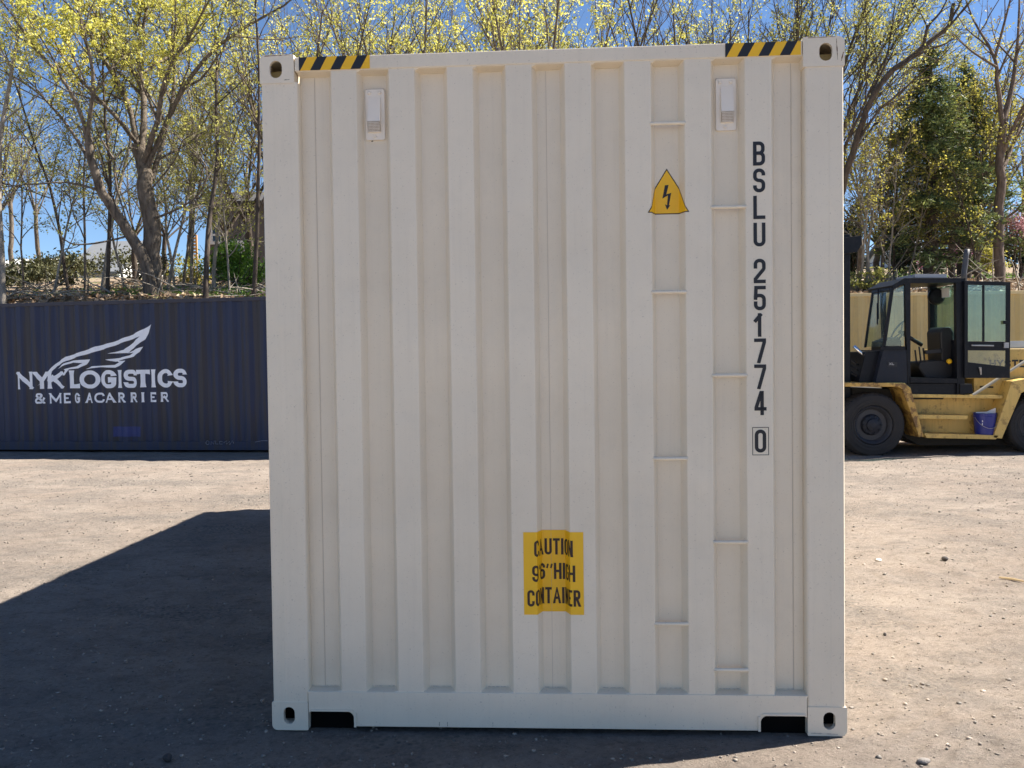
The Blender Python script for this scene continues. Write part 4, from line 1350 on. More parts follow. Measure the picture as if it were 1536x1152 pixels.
# blue bucket on the step
bp_ = at(1477, 652, 13.08)
buck = empty("bucket", (bp_.x, 13.08, bp_.z))
tag(buck, "blue plastic bucket with white paper standing on the forklift step", "bucket")
BUCK = plain("blue bucket plastic", (0.012, 0.022, 0.20), 0.35, var=0.15)
hb = at(1477, 619, 13.08).z - bp_.z
bm = bmesh.new(); lathe(bm, [(0.02, .004), (.128, .0), (.132, .01), (.152, hb - .06), (.158, hb - .06), (.158, hb - .045), (.153, hb - .04), (.155, hb - .008), (.162, hb - .004), (.160, hb), (.148, hb - .004), (.126, .02), (.02, .02)], (0, 0, 0), 'z', 40)
obj("bucket_body", bm, BUCK, buck)
bm = bmesh.new(); tube(bm, [(.157 * math.cos(a), -.157 * abs(math.sin(a)) - .01, hb - .05 - .17 * math.sin(a) ** 1.0) for a in np.linspace(0.05, math.pi - .05, 18)], .004, 6); obj("bucket_handle", bm, STEEL, buck)
bm = bmesh.new(); prism(bm, [(-.05, hb - .02), (.148, hb - .02), (.152, hb + .07), (.06, hb + .035)], -.02, -.012); prism(bm, [(-.14, hb - .04), (.12, hb - .04), (.10, hb + .015), (-.11, hb + .01)], .03, .036)
obj("paper_scrap", bm, plain("white paper scrap", (.78, .78, .80), .8), buck)
bm = bmesh.new()
for q in ([(-.10, .20), (-.088, .20), (-.088, .225), (-.10, .225)], [(-.10, .15), (-.09, .15), (-.09, .185), (-.10, .185)]):
    prism(bm, q, -.118, -.112)
obj("bucket_label", bm, plain("white print", (.7, .7, .75), .6), buck)

# ------------------------------------------------------------------ houses beyond the bank
def house(name, x0, x1, y_eave, y_ridge, Y, depth, wall, roof, label, gable_front=False, base_drop=1.5, windows=()):
    """small house; x0..x1 and heights read at depth Y"""
    a, b = at(x0, y_eave, Y), at(x1, y_eave, Y)
    ze, zr = a.z, at((x0 + x1) / 2, y_ridge, Y).z
    zb = float(bank_z(a.x, Y)) - base_drop
    root = empty(name, ((a.x + b.x) / 2, Y, zb)); tag(root, label, "house")
    w = (b.x - a.x) / 2; he, hr = ze - zb, zr - zb
    bm = bmesh.new()
    if gable_front: prism(bm, [(-w, 0), (w, 0), (w, he), (0, hr), (-w, he)], 0, depth)
    else:
        box(bm, (-w, 0, 0), (w, depth, he))
        for sx in (-w, w):
            vs = [bm.verts.new((sx, y, z)) for y, z in ((0, he), (depth, he), (depth / 2, hr))]; bm.faces.new(vs)
    obj("wall", bm, wall, root)
    bm = bmesh.new()
    t = 0.14
    if gable_front:
        for s in (-1, 1):
            prism(bm, [(0, hr + t), (0, hr + .01), (s * (w + .3), he - .3 * (hr - he) / w + .01), (s * (w + .3), he - .3 * (hr - he) / w + t)], -.3, depth + .3)
    else:
        k = (hr - he) / (depth / 2)
        for s in (0, 1):
            ys = [(-.35, he - .35 * k), (depth / 2, hr)] if s == 0 else [(depth + .35, he - .35 * k), (depth / 2, hr)]
            for (ya, za), (yb_, zb_) in ((ys[0], ys[1]),):
                vs = [bm.verts.new(q) for q in ((-w - .3, ya, za + .01), (w + .3, ya, za + .01), (w + .3, yb_, zb_ + .01), (-w - .3, yb_, zb_ + .01), (-w - .3, ya, za + t), (w + .3, ya, za + t), (w + .3, yb_, zb_ + t), (-w - .3, yb_, zb_ + t))]
                for f in ((0, 1, 2, 3), (4, 5, 6, 7), (0, 1, 5, 4), (1, 2, 6, 5), (2, 3, 7, 6), (3, 0, 4, 7)): bm.faces.new([vs[i] for i in f])
    obj("roof", bm, roof, root)
    for (wx0, wy0, wx1, wy1) in windows:
        p, q = at(wx0, wy1, Y), at(wx1, wy0, Y)
        X0, X1, Z0, Z1 = p.x - root.location.x, q.x - root.location.x, p.z - zb, q.z - zb
        bm = bmesh.new(); tk = .13
        for bb in (((X0 - tk, Z0 - tk), (X1 + tk, Z0)), ((X0 - tk, Z1), (X1 + tk, Z1 + tk)), ((X0 - tk, Z0), (X0, Z1)), ((X1, Z0), (X1 + tk, Z1)), ((X0, (Z0 + Z1) / 2 - .04), (X1, (Z0 + Z1) / 2 + .04))):
            box(bm, (bb[0][0], -.08, bb[0][1]), (bb[1][0], -.003, bb[1][1]))
        wf = obj("window", bm, plain("white window trim", (.7, .7, .7), .6), root)
        bm = bmesh.new(); box(bm, (X0, -.04, Z0), (X1, -.03, Z1)); obj("pane", bm, plain("dark window pane", (.03, .045, .07), .1), wf)
    return root


GREY_ROOF = plain("grey shingle roof", (0.15, 0.16, 0.175), 0.85, var=0.2, scale=5)
GREY_WALL = plain("blue grey siding", (0.36, 0.39, 0.43), 0.8)
WHITE_WALL = plain("white siding", (0.78, 0.78, 0.76), 0.8)
BROWN_WALL = plain("brown grey shingles", (0.115, 0.10, 0.095), 0.85, var=0.25, scale=6)
house("house", 104, 176, 408, 352, 50, 8, WHITE_WALL, GREY_ROOF, "grey roofed white house seen through the trunks left of the big maple")
house("house", -16, 34, 400, 383, 54, 7, WHITE_WALL, plain("white sheet roof", (0.72, 0.72, 0.70), .6), "white house roof peeping out at the far left edge")
house("house", 312, 470, 306, 262, 36, 9, BROWN_WALL, plain("dark shingle roof", (0.05, 0.047, 0.047), .95), "brown grey house with white framed windows close to the ivory container", windows=((349, 366, 362, 392), (320, 343, 331, 362)))
house("house", 1366, 1396, 380, 345, 48, 6, WHITE_WALL, GREY_ROOF, "pale house hidden behind the dark evergreen trunk on the right")
# raw timber stair beside the brown house
px0 = at(289, 395, 35)
deck = empty("deck_stair", (px0.x, 35, float(bank_z(px0.x, 35)))); tag(deck, "orange new timber deck stair beside the brown grey house", "deck")
TIMBER = plain("new orange timber", (0.55, 0.30, 0.12), 0.7, var=.2, scale=10)
dz0, dz1 = at(289, 388, 35).z - deck.location.z, at(289, 352, 35).z - deck.location.z
for sx in (-.16, .16):
    bm = bmesh.new(); prism(bm, [(sx - .03, dz0 - 1.2), (sx + .03, dz0 - 1.2), (sx + .03, dz1), (sx - .03, dz1)], 0, .08); obj("post", bm, TIMBER, deck)
for k in range(8):
    z = dz0 + (dz1 - dz0) * k / 7; bm = bmesh.new(); box(bm, (-.129, .01, z - .05), (.129, .07, z + .04)); obj("rail_board", bm, TIMBER, deck)


# ------------------------------------------------------------------ trees
def barkmat(name, a, b, scale=6):
    m, nt, bs = nodes_of(name)
    n = noise(nt, coords(nt, (scale, scale, scale * .25)), 2.0, 8, 0.7)
    nt.links.new(mix(nt, a, b, ramp(nt, n, [(0.35, (0, 0, 0)), (0.65, (1, 1, 1))])), bs.inputs['Base Color'])
    bs.inputs['Roughness'].default_value = 0.95
    bump(nt, n, 0.8, 0.03, bs)
    return m


BARK = barkmat("grey brown maple bark", (0.055, 0.043, 0.033), (0.21, 0.17, 0.13))
BARK_D = barkmat("dark brown bark", (0.035, 0.026, 0.02), (0.11, 0.085, 0.065))
BARK_P = barkmat("pale sapling bark", (0.16, 0.14, 0.115), (0.36, 0.32, 0.27))
BARK_R = barkmat("reddish bark", (0.07, 0.05, 0.04), (0.20, 0.15, 0.12))
FLOWER = leafmat("yellow green maple flowers", [(0.32, 0.35, 0.07), (0.52, 0.51, 0.10), (0.68, 0.63, 0.13), (0.78, 0.73, 0.26)], 0.5, 0.7)
OLIVE = leafmat("pale olive young leaves", [(0.20, 0.21, 0.06), (0.36, 0.36, 0.09), (0.52, 0.49, 0.16)], 0.5, 0.8)
GOLD = leafmat("golden olive young leaves", [(0.20, 0.19, 0.035), (0.36, 0.33, 0.06), (0.52, 0.46, 0.09)], 0.5, 0.8)
REDBUD = leafmat("reddish tree buds", [(0.16, 0.10, 0.05), (0.28, 0.20, 0.09), (0.36, 0.32, 0.12)], 0.3)
GREEN = leafmat("fresh green leaves", [(0.05, 0.12, 0.015), (0.12, 0.24, 0.03), (0.20, 0.34, 0.05)], 0.4)
BRUSH = leafmat("dark olive brush leaves", [(0.035, 0.04, 0.015), (0.08, 0.085, 0.03), (0.14, 0.13, 0.05)], 0.2)
NEEDLE = leafmat("dark spruce needles", [(0.05, 0.082, 0.038), (0.12, 0.165, 0.06), (0.27, 0.29, 0.09)], 0.4, 1.2)
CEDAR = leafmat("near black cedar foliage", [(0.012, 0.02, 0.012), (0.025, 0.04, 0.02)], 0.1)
PINK = leafmat("magenta blossom", [(0.25, 0.05, 0.14), (0.42, 0.10, 0.26), (0.52, 0.20, 0.36)], 0.3)
ROSE = leafmat("dusty pink blossom", [(0.28, 0.12, 0.14), (0.42, 0.22, 0.24), (0.50, 0.34, 0.32)], 0.3)


class Tree:
    def __init__(self, seed):
        self.rg = np.random.default_rng(seed); self.co, self.q, self.leaf, self.nv = [], [], [], 0

    def tube(self, pts, rad, sides):
        pts = np.asarray(pts, float); n = len(pts)
        t = np.gradient(pts, axis=0); t /= np.linalg.norm(t, axis=1)[:, None] + 1e-9
        ref = np.array((0.31, 0.93, 0.17)) if abs(t[0, 1]) < 0.8 else np.array((1.0, 0.1, 0.2))
        u = np.cross(t, ref); u /= np.linalg.norm(u, axis=1)[:, None] + 1e-9
        w = np.cross(t, u)
        a = np.arange(sides) * 2 * math.pi / sides
        ring = pts[:, None] + np.asarray(rad)[:, None, None] * (np.cos(a)[None, :, None] * u[:, None] + np.sin(a)[None, :, None] * w[:, None])
        i = np.arange(n - 1)[:, None] * sides; k = np.arange(sides)[None]; k2 = (k + 1) % sides
        self.q.append((np.stack((i + k, i + k2, i + sides + k2, i + sides + k), -1).reshape(-1, 4)) + self.nv)
        self.co.append(ring.reshape(-1, 3)); self.nv += n * sides

    def grow(self, pts, rad, lvl, P):
        rg = self.rg
        self.tube(pts, rad, P['sides'][lvl])
        L = np.linalg.norm(np.diff(pts, axis=0), axis=1).sum()
        n = len(pts)
        if lvl == P['max']:
            m = P['leaf']
            tt = rg.uniform(0.25, 1.0, m) * (n - 1); i = np.minimum(tt.astype(int), n - 2); f = (tt - i)[:, None]
            self.leaf.append(pts[i] * (1 - f) + pts[i + 1] * f)
            return
        N_ = P['n'][lvl]
        N_ = int(max(2, N_ * min(1.5, (L / P['ref'][lvl])))) if P.get('ref') else N_
        ph = rg.uniform(0, 6.28)
        for k in range(N_):
            t = P['t0'][lvl] + (1 - P['t0'][lvl]) * (k + rg.uniform(.1, .9)) / N_
            x = t * (n - 1); i = min(int(x), n - 2); f = x - i
            p = pts[i] * (1 - f) + pts[i + 1] * f; r = rad[i] * (1 - f) + rad[i + 1] * f
            tg = pts[i + 1] - pts[i]; tg = tg / (np.linalg.norm(tg) + 1e-9)
            ph += 2.4 + rg.uniform(-.5, .5)
            o = np.cross(tg, (0.2, 0.3, 0.93)); o = o / (np.linalg.norm(o) + 1e-9); o2 = np.cross(tg, o)
            perp = math.cos(ph) * o + math.sin(ph) * o2
            an = R(P['ang'][lvl] * rg.uniform(.7, 1.25))
            d = math.cos(an) * tg + math.sin(an) * perp + np.array((0, 0, P['up'][lvl]))
            d /= np.linalg.norm(d)
            l = L * P['ratio'][lvl] * (1 - .5 * t) * rg.uniform(.65, 1.3)
            l = max(l, P['min'][lvl])
            self.grow(*self.wander(p, d, l, min(r * .62, P['rmax'][lvl]), P['seg'][lvl], P['wan'][lvl], P['up'][lvl] * .5, P['tip'][lvl]), lvl + 1, P)

    def wander(self, p, d, l, r, seg, wan, up, tip):
        pts = [np.array(p, float)]; d = np.array(d, float)
        for s in range(seg):
            d = d + self.rg.normal(size=3) * wan + np.array((0, 0, up / seg)); d /= np.linalg.norm(d)
            pts.append(pts[-1] + d * l / seg)
        return np.array(pts), np.linspace(max(r, tip), tip, seg + 1)

    def guide(self, pts, r0, r1, P, lvl=1, sub=3):
        """a limb through given points, smoothed, with side branches"""
        p = np.array(pts, float); n = len(p); out = []
        for i in range(n - 1):
            a, b, c, e = p[max(i - 1, 0)], p[i], p[i + 1], p[min(i + 2, n - 1)]
            for k in range(sub):
                t = k / sub
                out.append(.5 * ((2 * b) + (-a + c) * t + (2 * a - 5 * b + 4 * c - e) * t * t + (-a + 3 * b - 3 * c + e) * t ** 3))
        out.append(p[-1]); out = np.array(out)
        out[1:] += self.rg.normal(size=(len(out) - 1, 3)) * r0 * .12
        self.grow(out, np.linspace(r0, r1, len(out)), lvl, P)

    def wood(self, name): return raw_mesh(name, np.concatenate(self.co), np.concatenate(self.q))

    def leaves(self, name, k, spread, size, keep=None, flat=.9, aspect=.8, seed=1):
        Pn = np.concatenate(self.leaf)
        if keep is not None: Pn = Pn[keep(Pn, self.rg)]
        Pn = np.repeat(Pn, k, axis=0) + self.rg.normal(size=(len(Pn) * k, 3)) * spread
        return scatter_quads(name, Pn, size, None, seed, flat, aspect)


BASE = dict(sides=[10, 7, 5, 4, 3], max=4, leaf=3, n=[7, 8, 7, 5], t0=[.3, .22, .15, .15], ang=[42, 42, 45, 42], up=[.25, .22, .16, .08], ratio=[.7, .5, .5, .5],
            min=[.5, .5, .35, .18], rmax=[.2, .042, .015, .006], seg=[7, 6, 5, 4], wan=[.10, .12, .14, .16], tip=[.014, .007, .004, .0025])


def put_tree(name, T, loc, bark, leaf_me, leaf_mat, label, cat="tree", group=None, root_pos=None):
    root = empty(name, loc); tag(root, label, cat, group)
    link_mesh("trunk", T.wood("trunk"), bark, root)
    if leaf_me is not None: link_mesh("crown", leaf_me, leaf_mat, root)
    return root


def px_pts(lst, base):
    """photograph pixels (x, y, depth) to points relative to the tree's foot"""
    return [at(x, y, Y) - base for x, y, Y in lst]


def foot(x, Y):
    p = at(x, 430, Y); return Vector((p.x, Y, float(bank_z(p.x, Y)) - .05))


# the big maple on the left
def big_maple():
    Y = 21.6
    b = foot(233, Y); T = Tree(11)
    P = dict(BASE); P['n'] = [7, 9, 8, 6]
    P['ref'] = [3, 4.5, 2.0, 1.0]
    g = lambda l, r0, r1, lvl=1, PP=P: T.guide([Vector(q) for q in px_pts([(x, y, Y + dy) for x, y, dy in l], b)], r0 * .58, r1 * .6, PP, lvl)
    bare = dict(P); bare['max'] = 1; bare['leaf'] = 0; bare['sides'] = [12, 12, 5, 4, 3]
    few = dict(P); few['n'] = [3, 5, 4, 4]
    T.guide([Vector((-.05, .0, -.2))] + [Vector(q) for q in px_pts([(228, 400, Y), (227, 340, Y), (222, 290, Y), (214, 250, Y + .1), (206, 215, Y + .2)], b)], .24, .15, bare)
    T.guide([Vector((.1, -.25, -.2))] + [Vector(q) for q in px_pts([(217, 395, Y - .3), (200, 360, Y - .4), (177, 325, Y - .6), (152, 288, Y - .8), (136, 235, Y - 1), (128, 190, Y - 1.1)], b)], .155, .08, bare)
    g([(206, 215, .2), (190, 150, .5), (150, 80, .3), (118, 20, .1), (95, -70, 0)], .14, .02)
    g([(212, 245, .1), (215, 150, .6), (208, 80, 1.2), (222, 0, 1.4), (232, -90, 1.5)], .16, .02)
    g([(214, 250, .1), (236, 180, -.4), (250, 110, -.8), (292, 40, -1.0), (338, -40, -1.2)], .14, .02)
    g([(218, 262, .1), (262, 160, -.2), (302, 95, -.4), (350, 52, -.5), (425, 8, -.6), (470, -30, -.7)], .12, .02, 1, few)
    g([(222, 285, .1), (250, 190, 1.0), (262, 120, 1.6), (258, 40, 2.0), (270, -60, 2.2)], .12, .02)
    g([(128, 190, -1.1), (102, 130, -1.3), (60, 80, -1.6), (18, 22, -1.8), (-20, -30, -2)], .09, .02)
    g([(132, 205, -1.1), (140, 110, -1.6), (120, 30, -2.0), (108, -60, -2.1)], .09, .02)
    g([(140, 250, -1), (95, 180, -.2), (45, 130, .3), (-20, 95, .6)], .08, .02)
    g([(206, 215, .2), (170, 170, -.5), (130, 130, -1.0), (80, 60, -1.1), (60, -20, -1)], .10, .02)
    g([(210, 225, .2), (192, 222, -.3), (172, 240, -.6), (176, 285, -.7), (190, 330, -.6)], .05, .03, 1, few)
    g([(172, 240, -.6), (150, 205, -.9), (140, 170, -1.0)], .05, .015, 2)
    g([(150, 285, -.8), (100, 274, -1.2), (40, 277, -1.6), (-30, 285, -2)], .05, .015, 1, few)
    g([(200, 352, -.3), (160, 362, -.9), (115, 367, -1.3), (92, 356, -1.5)], .05, .02, 2, few)
    g([(222, 290, 0), (262, 240, -.3), (275, 210, -.4), (300, 196, -.5)], .04, .015, 2, few)
    g([(226, 330, 0), (290, 300, -1), (310, 250, -1.2), (262, 200, -1.4)], .05, .015, 1, few)
    g([(216, 250, .2), (290, 210, 1.5), (340, 165, 2.0), (385, 130, 2.3)], .06, .015, 1, few)
    zc = b.z

    def keep(Pn, rg):
        h = Pn[:, 2] + zc; x = Pn[:, 0] + b.x
        pr = np.clip((h - 6.2) / 2.6, 0.10, 1) * np.clip(1.15 - (x + 8.0) * .22, .30, 1)
        pr = pr * (0.05 + 1.15 * vnoise(x * .9 + 50, h * .9, 5))
        return rg.random(len(Pn)) < pr
    put_tree("maple_tree", T, b, BARK, T.leaves("crown", 9, .06, .036, keep), FLOWER, "big spreading maple with forked trunk and yellow green blossom above the blue container")


big_maple()


def generic(seed, h, n_limb, spread, r, P, lean=(0, 0), fork=.25, arch=.0):
    T = Tree(seed); rg = T.rg
    f = h * fork
    bare = dict(P); bare['max'] = 1; bare['leaf'] = 0
    top = np.array((lean[0] * f, lean[1] * f, f))
    T.guide([(0, 0, -.2), top * .35 + rg.normal(size=3) * r * .4, top * .7 + rg.normal(size=3) * r * .4, top], r, r * .75, bare)
    for k in range(n_limb):
        a = k * 2.4 + rg.uniform(-.3, .3); e = spread * rg.uniform(.35, 1.1); L = (h - f) * rg.uniform(.75, 1.05)
        d = np.array((math.cos(a) * math.sin(e), math.sin(a) * math.sin(e), math.cos(e)))
        p0 = top * rg.uniform(.85, 1.0)
        mid = p0 + d * L * .4 + rg.normal(size=3) * .15; end = p0 + d * L * .75 + np.array((lean[0], lean[1], .25)) * L * .3
        T.guide([p0, mid, end], r * rg.uniform(.28, .42), .012, P, 1, 4)
    return T


def clump_keep(density, sc, seed):
    def keep(Pn, rg):
        v = vnoise(Pn[:, 0] * sc + 31 + Pn[:, 1] * .7, Pn[:, 2] * sc + seed, seed)
        return rg.random(len(Pn)) < density * (0.25 + 1.5 * v)
    return keep


# row of trees whose heads show above the ivory container
P2 = dict(BASE); P2['n'] = [6, 8, 7, 5]; P2['ref'] = [3, 4.5, 2.2, 1.1]; P2['up'] = [.3, .35, .25, .1]; P2['ang'] = [35, 34, 38, 40]
proto = []
for seed, h, dens, k in ((21, 9.8, .60, 7), (22, 10.4, .46, 6), (23, 9.6, .38, 5)):
    T = generic(seed, h, 8, .62, .17, P2, fork=.2)
    proto.append((T.wood("trunk"), T.leaves("crown", k + 1, .058, .036, clump_keep(dens * .40, .8, seed))))
mats = {0: (BARK, FLOWER), 1: (BARK, FLOWER), 2: (BARK_D, OLIVE)}
heads = [(448, 24.5, 1, 1.0, 10, "maple with yellow green blossom rising over the left hazard strip"),
         (545, 26.5, 0, 200, 1.0, "maple with loose yellow blossom above the left vent of the ivory container"),
         (648, 24.5, 1, 80, 1.05, "blossoming maple above the left third of the ivory container's top rail"),
         (745, 27.0, 0, 310, .98, "maple with dense upright twigs above the middle of the ivory container"),
         (845, 23.6, 0, 140, 1.08, "brightest yellow blossoming maple right of the middle above the ivory container"),
         (950, 27.5, 1, 30, 1.0, "half bare maple with blue sky gaps left of the yellow triangle sign"),
         (1040, 24.5, 2, 250, 1.05, "brownish thin leaved tree just left of the right hazard strip"),
         (1128, 26.0, 2, 120, 1.08, "brownish thin leaved tree rising over the right hazard strip")]
for i, (x, Y, kind, a, b_, lab) in enumerate(heads):
    if i == 0: a, b_ = 10, 1.0
    ft = foot(x, Y)
    root = empty("maple_tree", ft, (0, 0, R(a))); root.scale = (b_,) * 3; tag(root, lab, "tree", "trees behind the ivory container")
    w, c = proto[kind]
    for nm, me, mt in (("trunk", w, mats[kind][0]), ("crown", c, mats[kind][1])):
        o = bpy.data.objects.new(nm, me); COL.objects.link(o); o.parent = root
        if not me.materials: me.materials.append(mt)


# tree right of the ivory container, limbs sweeping up to the right
def sweeping():
    Y = 23.5; b = foot(1205, Y); T = Tree(41)
    P = dict(BASE); P['ref'] = [3, 4.0, 1.8, 1.0]; P['ang'] = [25, 26, 30, 34]; P['up'] = [.2, .12, .1, .05]; P['n'] = [7, 9, 7, 5]
    bare = dict(P); bare['max'] = 1; bare['leaf'] = 0
    gp = lambda l: [Vector(q) for q in px_pts([(x, y, Y + dy) for x, y, dy in l], b)]
    T.guide([Vector((0, 0, -.2))] + gp([(1208, 400, 0), (1212, 350, 0), (1220, 310, 0)]), .22, .16, bare)
    for l, r in (([(1220, 310, 0), (1252, 230, .2), (1290, 130, .5), (1345, 40, .8), (1400, -40, 1)], .11), ([(1216, 330, 0), (1245, 180, -.5), (1275, 70, -.8), (1318, -40, -1)], .12),
                 ([(1220, 310, 0), (1262, 255, 1.0), (1310, 190, 1.4), (1370, 120, 1.8), (1420, 80, 2)], .08), ([(1214, 330, 0), (1225, 170, .6), (1240, 60, 1.0), (1262, -50, 1.1)], .12),
                 ([(1214, 340, 0), (1200, 180, -.6), (1195, 60, -.9), (1200, -60, -1)], .12), ([(1222, 305, 0), (1270, 215, -.8), (1322, 100, -1.2), (1372, 10, -1.5), (1400, -50, -1.6)], .09),
                 ([(1225, 320, 0), (1270, 190, 2), (1330, 60, 2.6), (1375, -30, 2.9)], .09)):
        T.guide(gp(l), r * .5, .010, P)
    few = dict(P); few['n'] = [3, 4, 4, 3]
    T.guide(gp([(1222, 345, -1.0), (1258, 300, -1.4), (1272, 250, -1.6), (1290, 195, -1.8), (1306, 152, -1.9), (1332, 112, -2.0), (1368, 84, -2.1), (1400, 58, -2.1), (1424, 38, -2.1), (1430, 5, -2.1)]), .095, .045, few)
    T.guide(gp([(1385, 72, -2.1), (1392, 40, -2.2), (1410, 20, -2.2), (1422, -5, -2.2)]), .045, .012, few)
    keep = lambda Pn, rg: rg.random(len(Pn)) < np.clip((Pn[:, 2] + b.z - 6.5) / 4.5, .05, .55) * (.2 + 1.5 * vnoise(Pn[:, 0] * .9 + 9, Pn[:, 2] * .9, 8))
    put_tree("maple_tree", T, b, BARK_D, T.leaves("crown", 5, .06, .032, keep), OLIVE, "dark limbed tree sweeping up to the right from behind the ivory container")


sweeping()


# tall tree at the right edge
def right_tree():
    Y = 24.5; b = foot(1499, Y); T = Tree(51)
    P = dict(BASE); P['ref'] = [3, 4.5, 2.2, 1.2]; P['n'] = [5, 6, 5, 4]; P['ang'] = [40, 44, 46, 44]
    bare = dict(P); bare['max'] = 1; bare['leaf'] = 0
    gp = lambda l: [Vector(q) for q in px_pts([(x, y, Y + dy) for x, y, dy in l], b)]
    T.guide([Vector((0, 0, -.2))] + gp([(1499, 380, 0), (1500, 310, 0), (1501, 250, 0), (1504, 190, 0)]), .15, .105, bare)
    for l, r in (([(1504, 190, 0), (1496, 120, 0), (1490, 80, .1), (1460, 30, .4), (1436, -50, .6)], .09), ([(1505, 185, 0), (1520, 120, .3), (1527, 50, .4), (1530, -60, .5)], .11),
                 ([(1492, 88, .1), (1505, 40, -.4), (1518, -10, -.6), (1528, -60, -.6)], .05), ([(1494, 100, 0), (1465, 82, -.5), (1440, 62, -.9), (1425, 50, -1.1)], .045),
                 ([(1504, 230, 0), (1530, 170, -.5), (1560, 120, -.8), (1600, 60, -1)], .07), ([(1502, 260, 0), (1526, 200, .9), (1545, 120, 1.4), (1560, 20, 1.7)], .07)):
        T.guide(gp(l), r * .8, .010, P)
    keep = lambda Pn, rg: rg.random(len(Pn)) < .30
    put_tree("budding_tree", T, b, BARK_R, T.leaves("crown", 3, .07, .035, keep), REDBUD, "tall thinly budding tree with forked trunk at the right edge")


right_tree()


# spruce pair and the golden leaved tree in front of them
def spruce(seed, x, Y, ytop, w, label, bare_to=.28, dens=1.0):
    b = foot(x, Y); h = at(x, ytop, Y).z - b.z
    T = Tree(seed); rg = T.rg
    T.tube(np.array([(0, 0, -.2), (.03, 0, h * .4), (0, .03, h * .75), (0, 0, h)]), [.22, .17, .08, .02], 8)
    pts = []
    z = h * .12
    while z < h * .985:
        u = z / h
        rad = w * (1 - u) ** .8 * (1.0 if u > bare_to else .8)
        nb = 6 if u < .8 else 4
        for k in range(nb):
            a = rg.uniform(0, 6.28); L = max(.12, rad * rg.uniform(.65, 1.15))
            s = np.linspace(0, 1, 6)
            px_ = np.stack((np.cos(a) * L * s, np.sin(a) * L * s, z + L * (.10 * s - .55 * s * s + .22 * s ** 3)), 1)
            T.tube(px_, np.linspace(.030 * (1 - u) + .008, .005, 6), 3)
            if u < bare_to and rg.random() < .72: continue
            m = int(max(6, L * 36 * dens)); q = rg.random(m) ** .7
            base = np.stack([np.interp(q, s, px_[:, i]) for i in range(3)], 1)
            side = rg.normal(size=m) * .17 * (1.15 - q) * (L ** .5)
            base += np.stack((-np.sin(a) * side, np.cos(a) * side, -np.abs(rg.normal(size=m)) * .10), 1)
            pts.append(base)
        z += .12 + .10 * (1 - u)
    Pn = np.concatenate(pts); Pn = np.repeat(Pn, 3, 0) + rg.normal(size=(len(Pn) * 3, 3)) * .05
    me = scatter_quads("crown", Pn, .085, None, seed, .55, .32)
    put_tree("spruce_tree", T, b, BARK_D, me, NEEDLE, label)


spruce(61, 1396, 25.2, 62, 2.7, "tall dark spruce with bare lower trunk right of the ivory container")
spruce(62, 1446, 27.6, 84, 2.7, "second dark spruce a little shorter behind the golden leaved tree", .2)
P3 = dict(BASE); P3['ref'] = [3, 3.6, 1.8, 1.0]; P3['ang'] = [46, 46, 48, 46]; P3['up'] = [.15, .12, .1, .05]
for seed, x, Y, h, dens, lab in ((71, 1428, 27.0, 8.6, 1.0, "golden leaved young tree spread in front of the two dark spruces"), (72, 1318, 27.5, 5.6, .5, "smaller golden leaved tree left of the tall spruce"), (73, 1468, 26.5, 6.6, .8, "golden leaved tree between the spruces and the right edge tree")):
    T = generic(seed, h, 9, .85, .11, P3, fork=.22)
    put_tree("young_tree", T, foot(x, Y), BARK, T.leaves("crown", 6, .07, .037, clump_keep(dens * .36, 1.0, seed)), GOLD, lab)


# background trees far behind, closing the gaps low down
P4 = dict(BASE); P4['ref'] = [3, 5, 2.6, 1.5]; P4['n'] = [6, 7, 6, 5]
T = generic(81, 9.5, 7, .6, .14, P4); far_w, far_c = T.wood("trunk"), T.leaves("crown", 3, .12, .06, clump_keep(.32, .7, 4))
far_w.materials.append(BARK_D); far_c.materials.append(OLIVE)
T = generic(82, 10, 6, .5, .13, P4, fork=.42); far_w2, far_c2 = T.wood('trunk'), T.leaves('crown', 3, .10, .05, clump_keep(.2, .7, 9))
far_w2.materials.append(BARK); far_c2.materials.append(OLIVE)
for i, (x, Y, a, s, lab) in enumerate([(-20, 33, 0, .95, "thin leaved tree at the far left edge behind the white roof"), (58, 38, 70, .8, "thin leaved tree in front of the grey roofed house on its left"), (205, 34, 160, .85, "thin leaved tree right behind the big maple's trunk"),
                                       (290, 30, 230, .9, "thin leaved tree above the orange timber stair"), (372, 28, 300, 1.0, "thin leaved tree close beside the ivory container's left edge"), (1290, 33, 40, .8, "thin leaved tree behind the forklift mast"),
                                       (1350, 40, 120, .75, "thin leaved tree far behind the tall spruce"), (1535, 36, 200, .9, "thin leaved tree behind the right edge tree"), (250, 41, 100, .9, "thin leaved tree between the big maple trunk and the brown grey house"), (20, 45, 250, 1.0, "thin leaved tree rising straight behind the white house roof"), (340, 31, 190, .85, "thin leaved tree in front of the brown grey house"), (1415, 42, 60, .95, "thin leaved tree behind the magenta azalea")]):
    root = empty("thin_tree", foot(x, Y), (0, 0, R(a))); root.scale = (s,) * 3; tag(root, lab, "tree", "thin trees further up the bank")
    for nm, me in (("trunk", far_w2 if i % 2 else far_w), ("crown", far_c2 if i % 2 else far_c)):
        o = bpy.data.objects.new(nm, me); COL.objects.link(o); o.parent = root

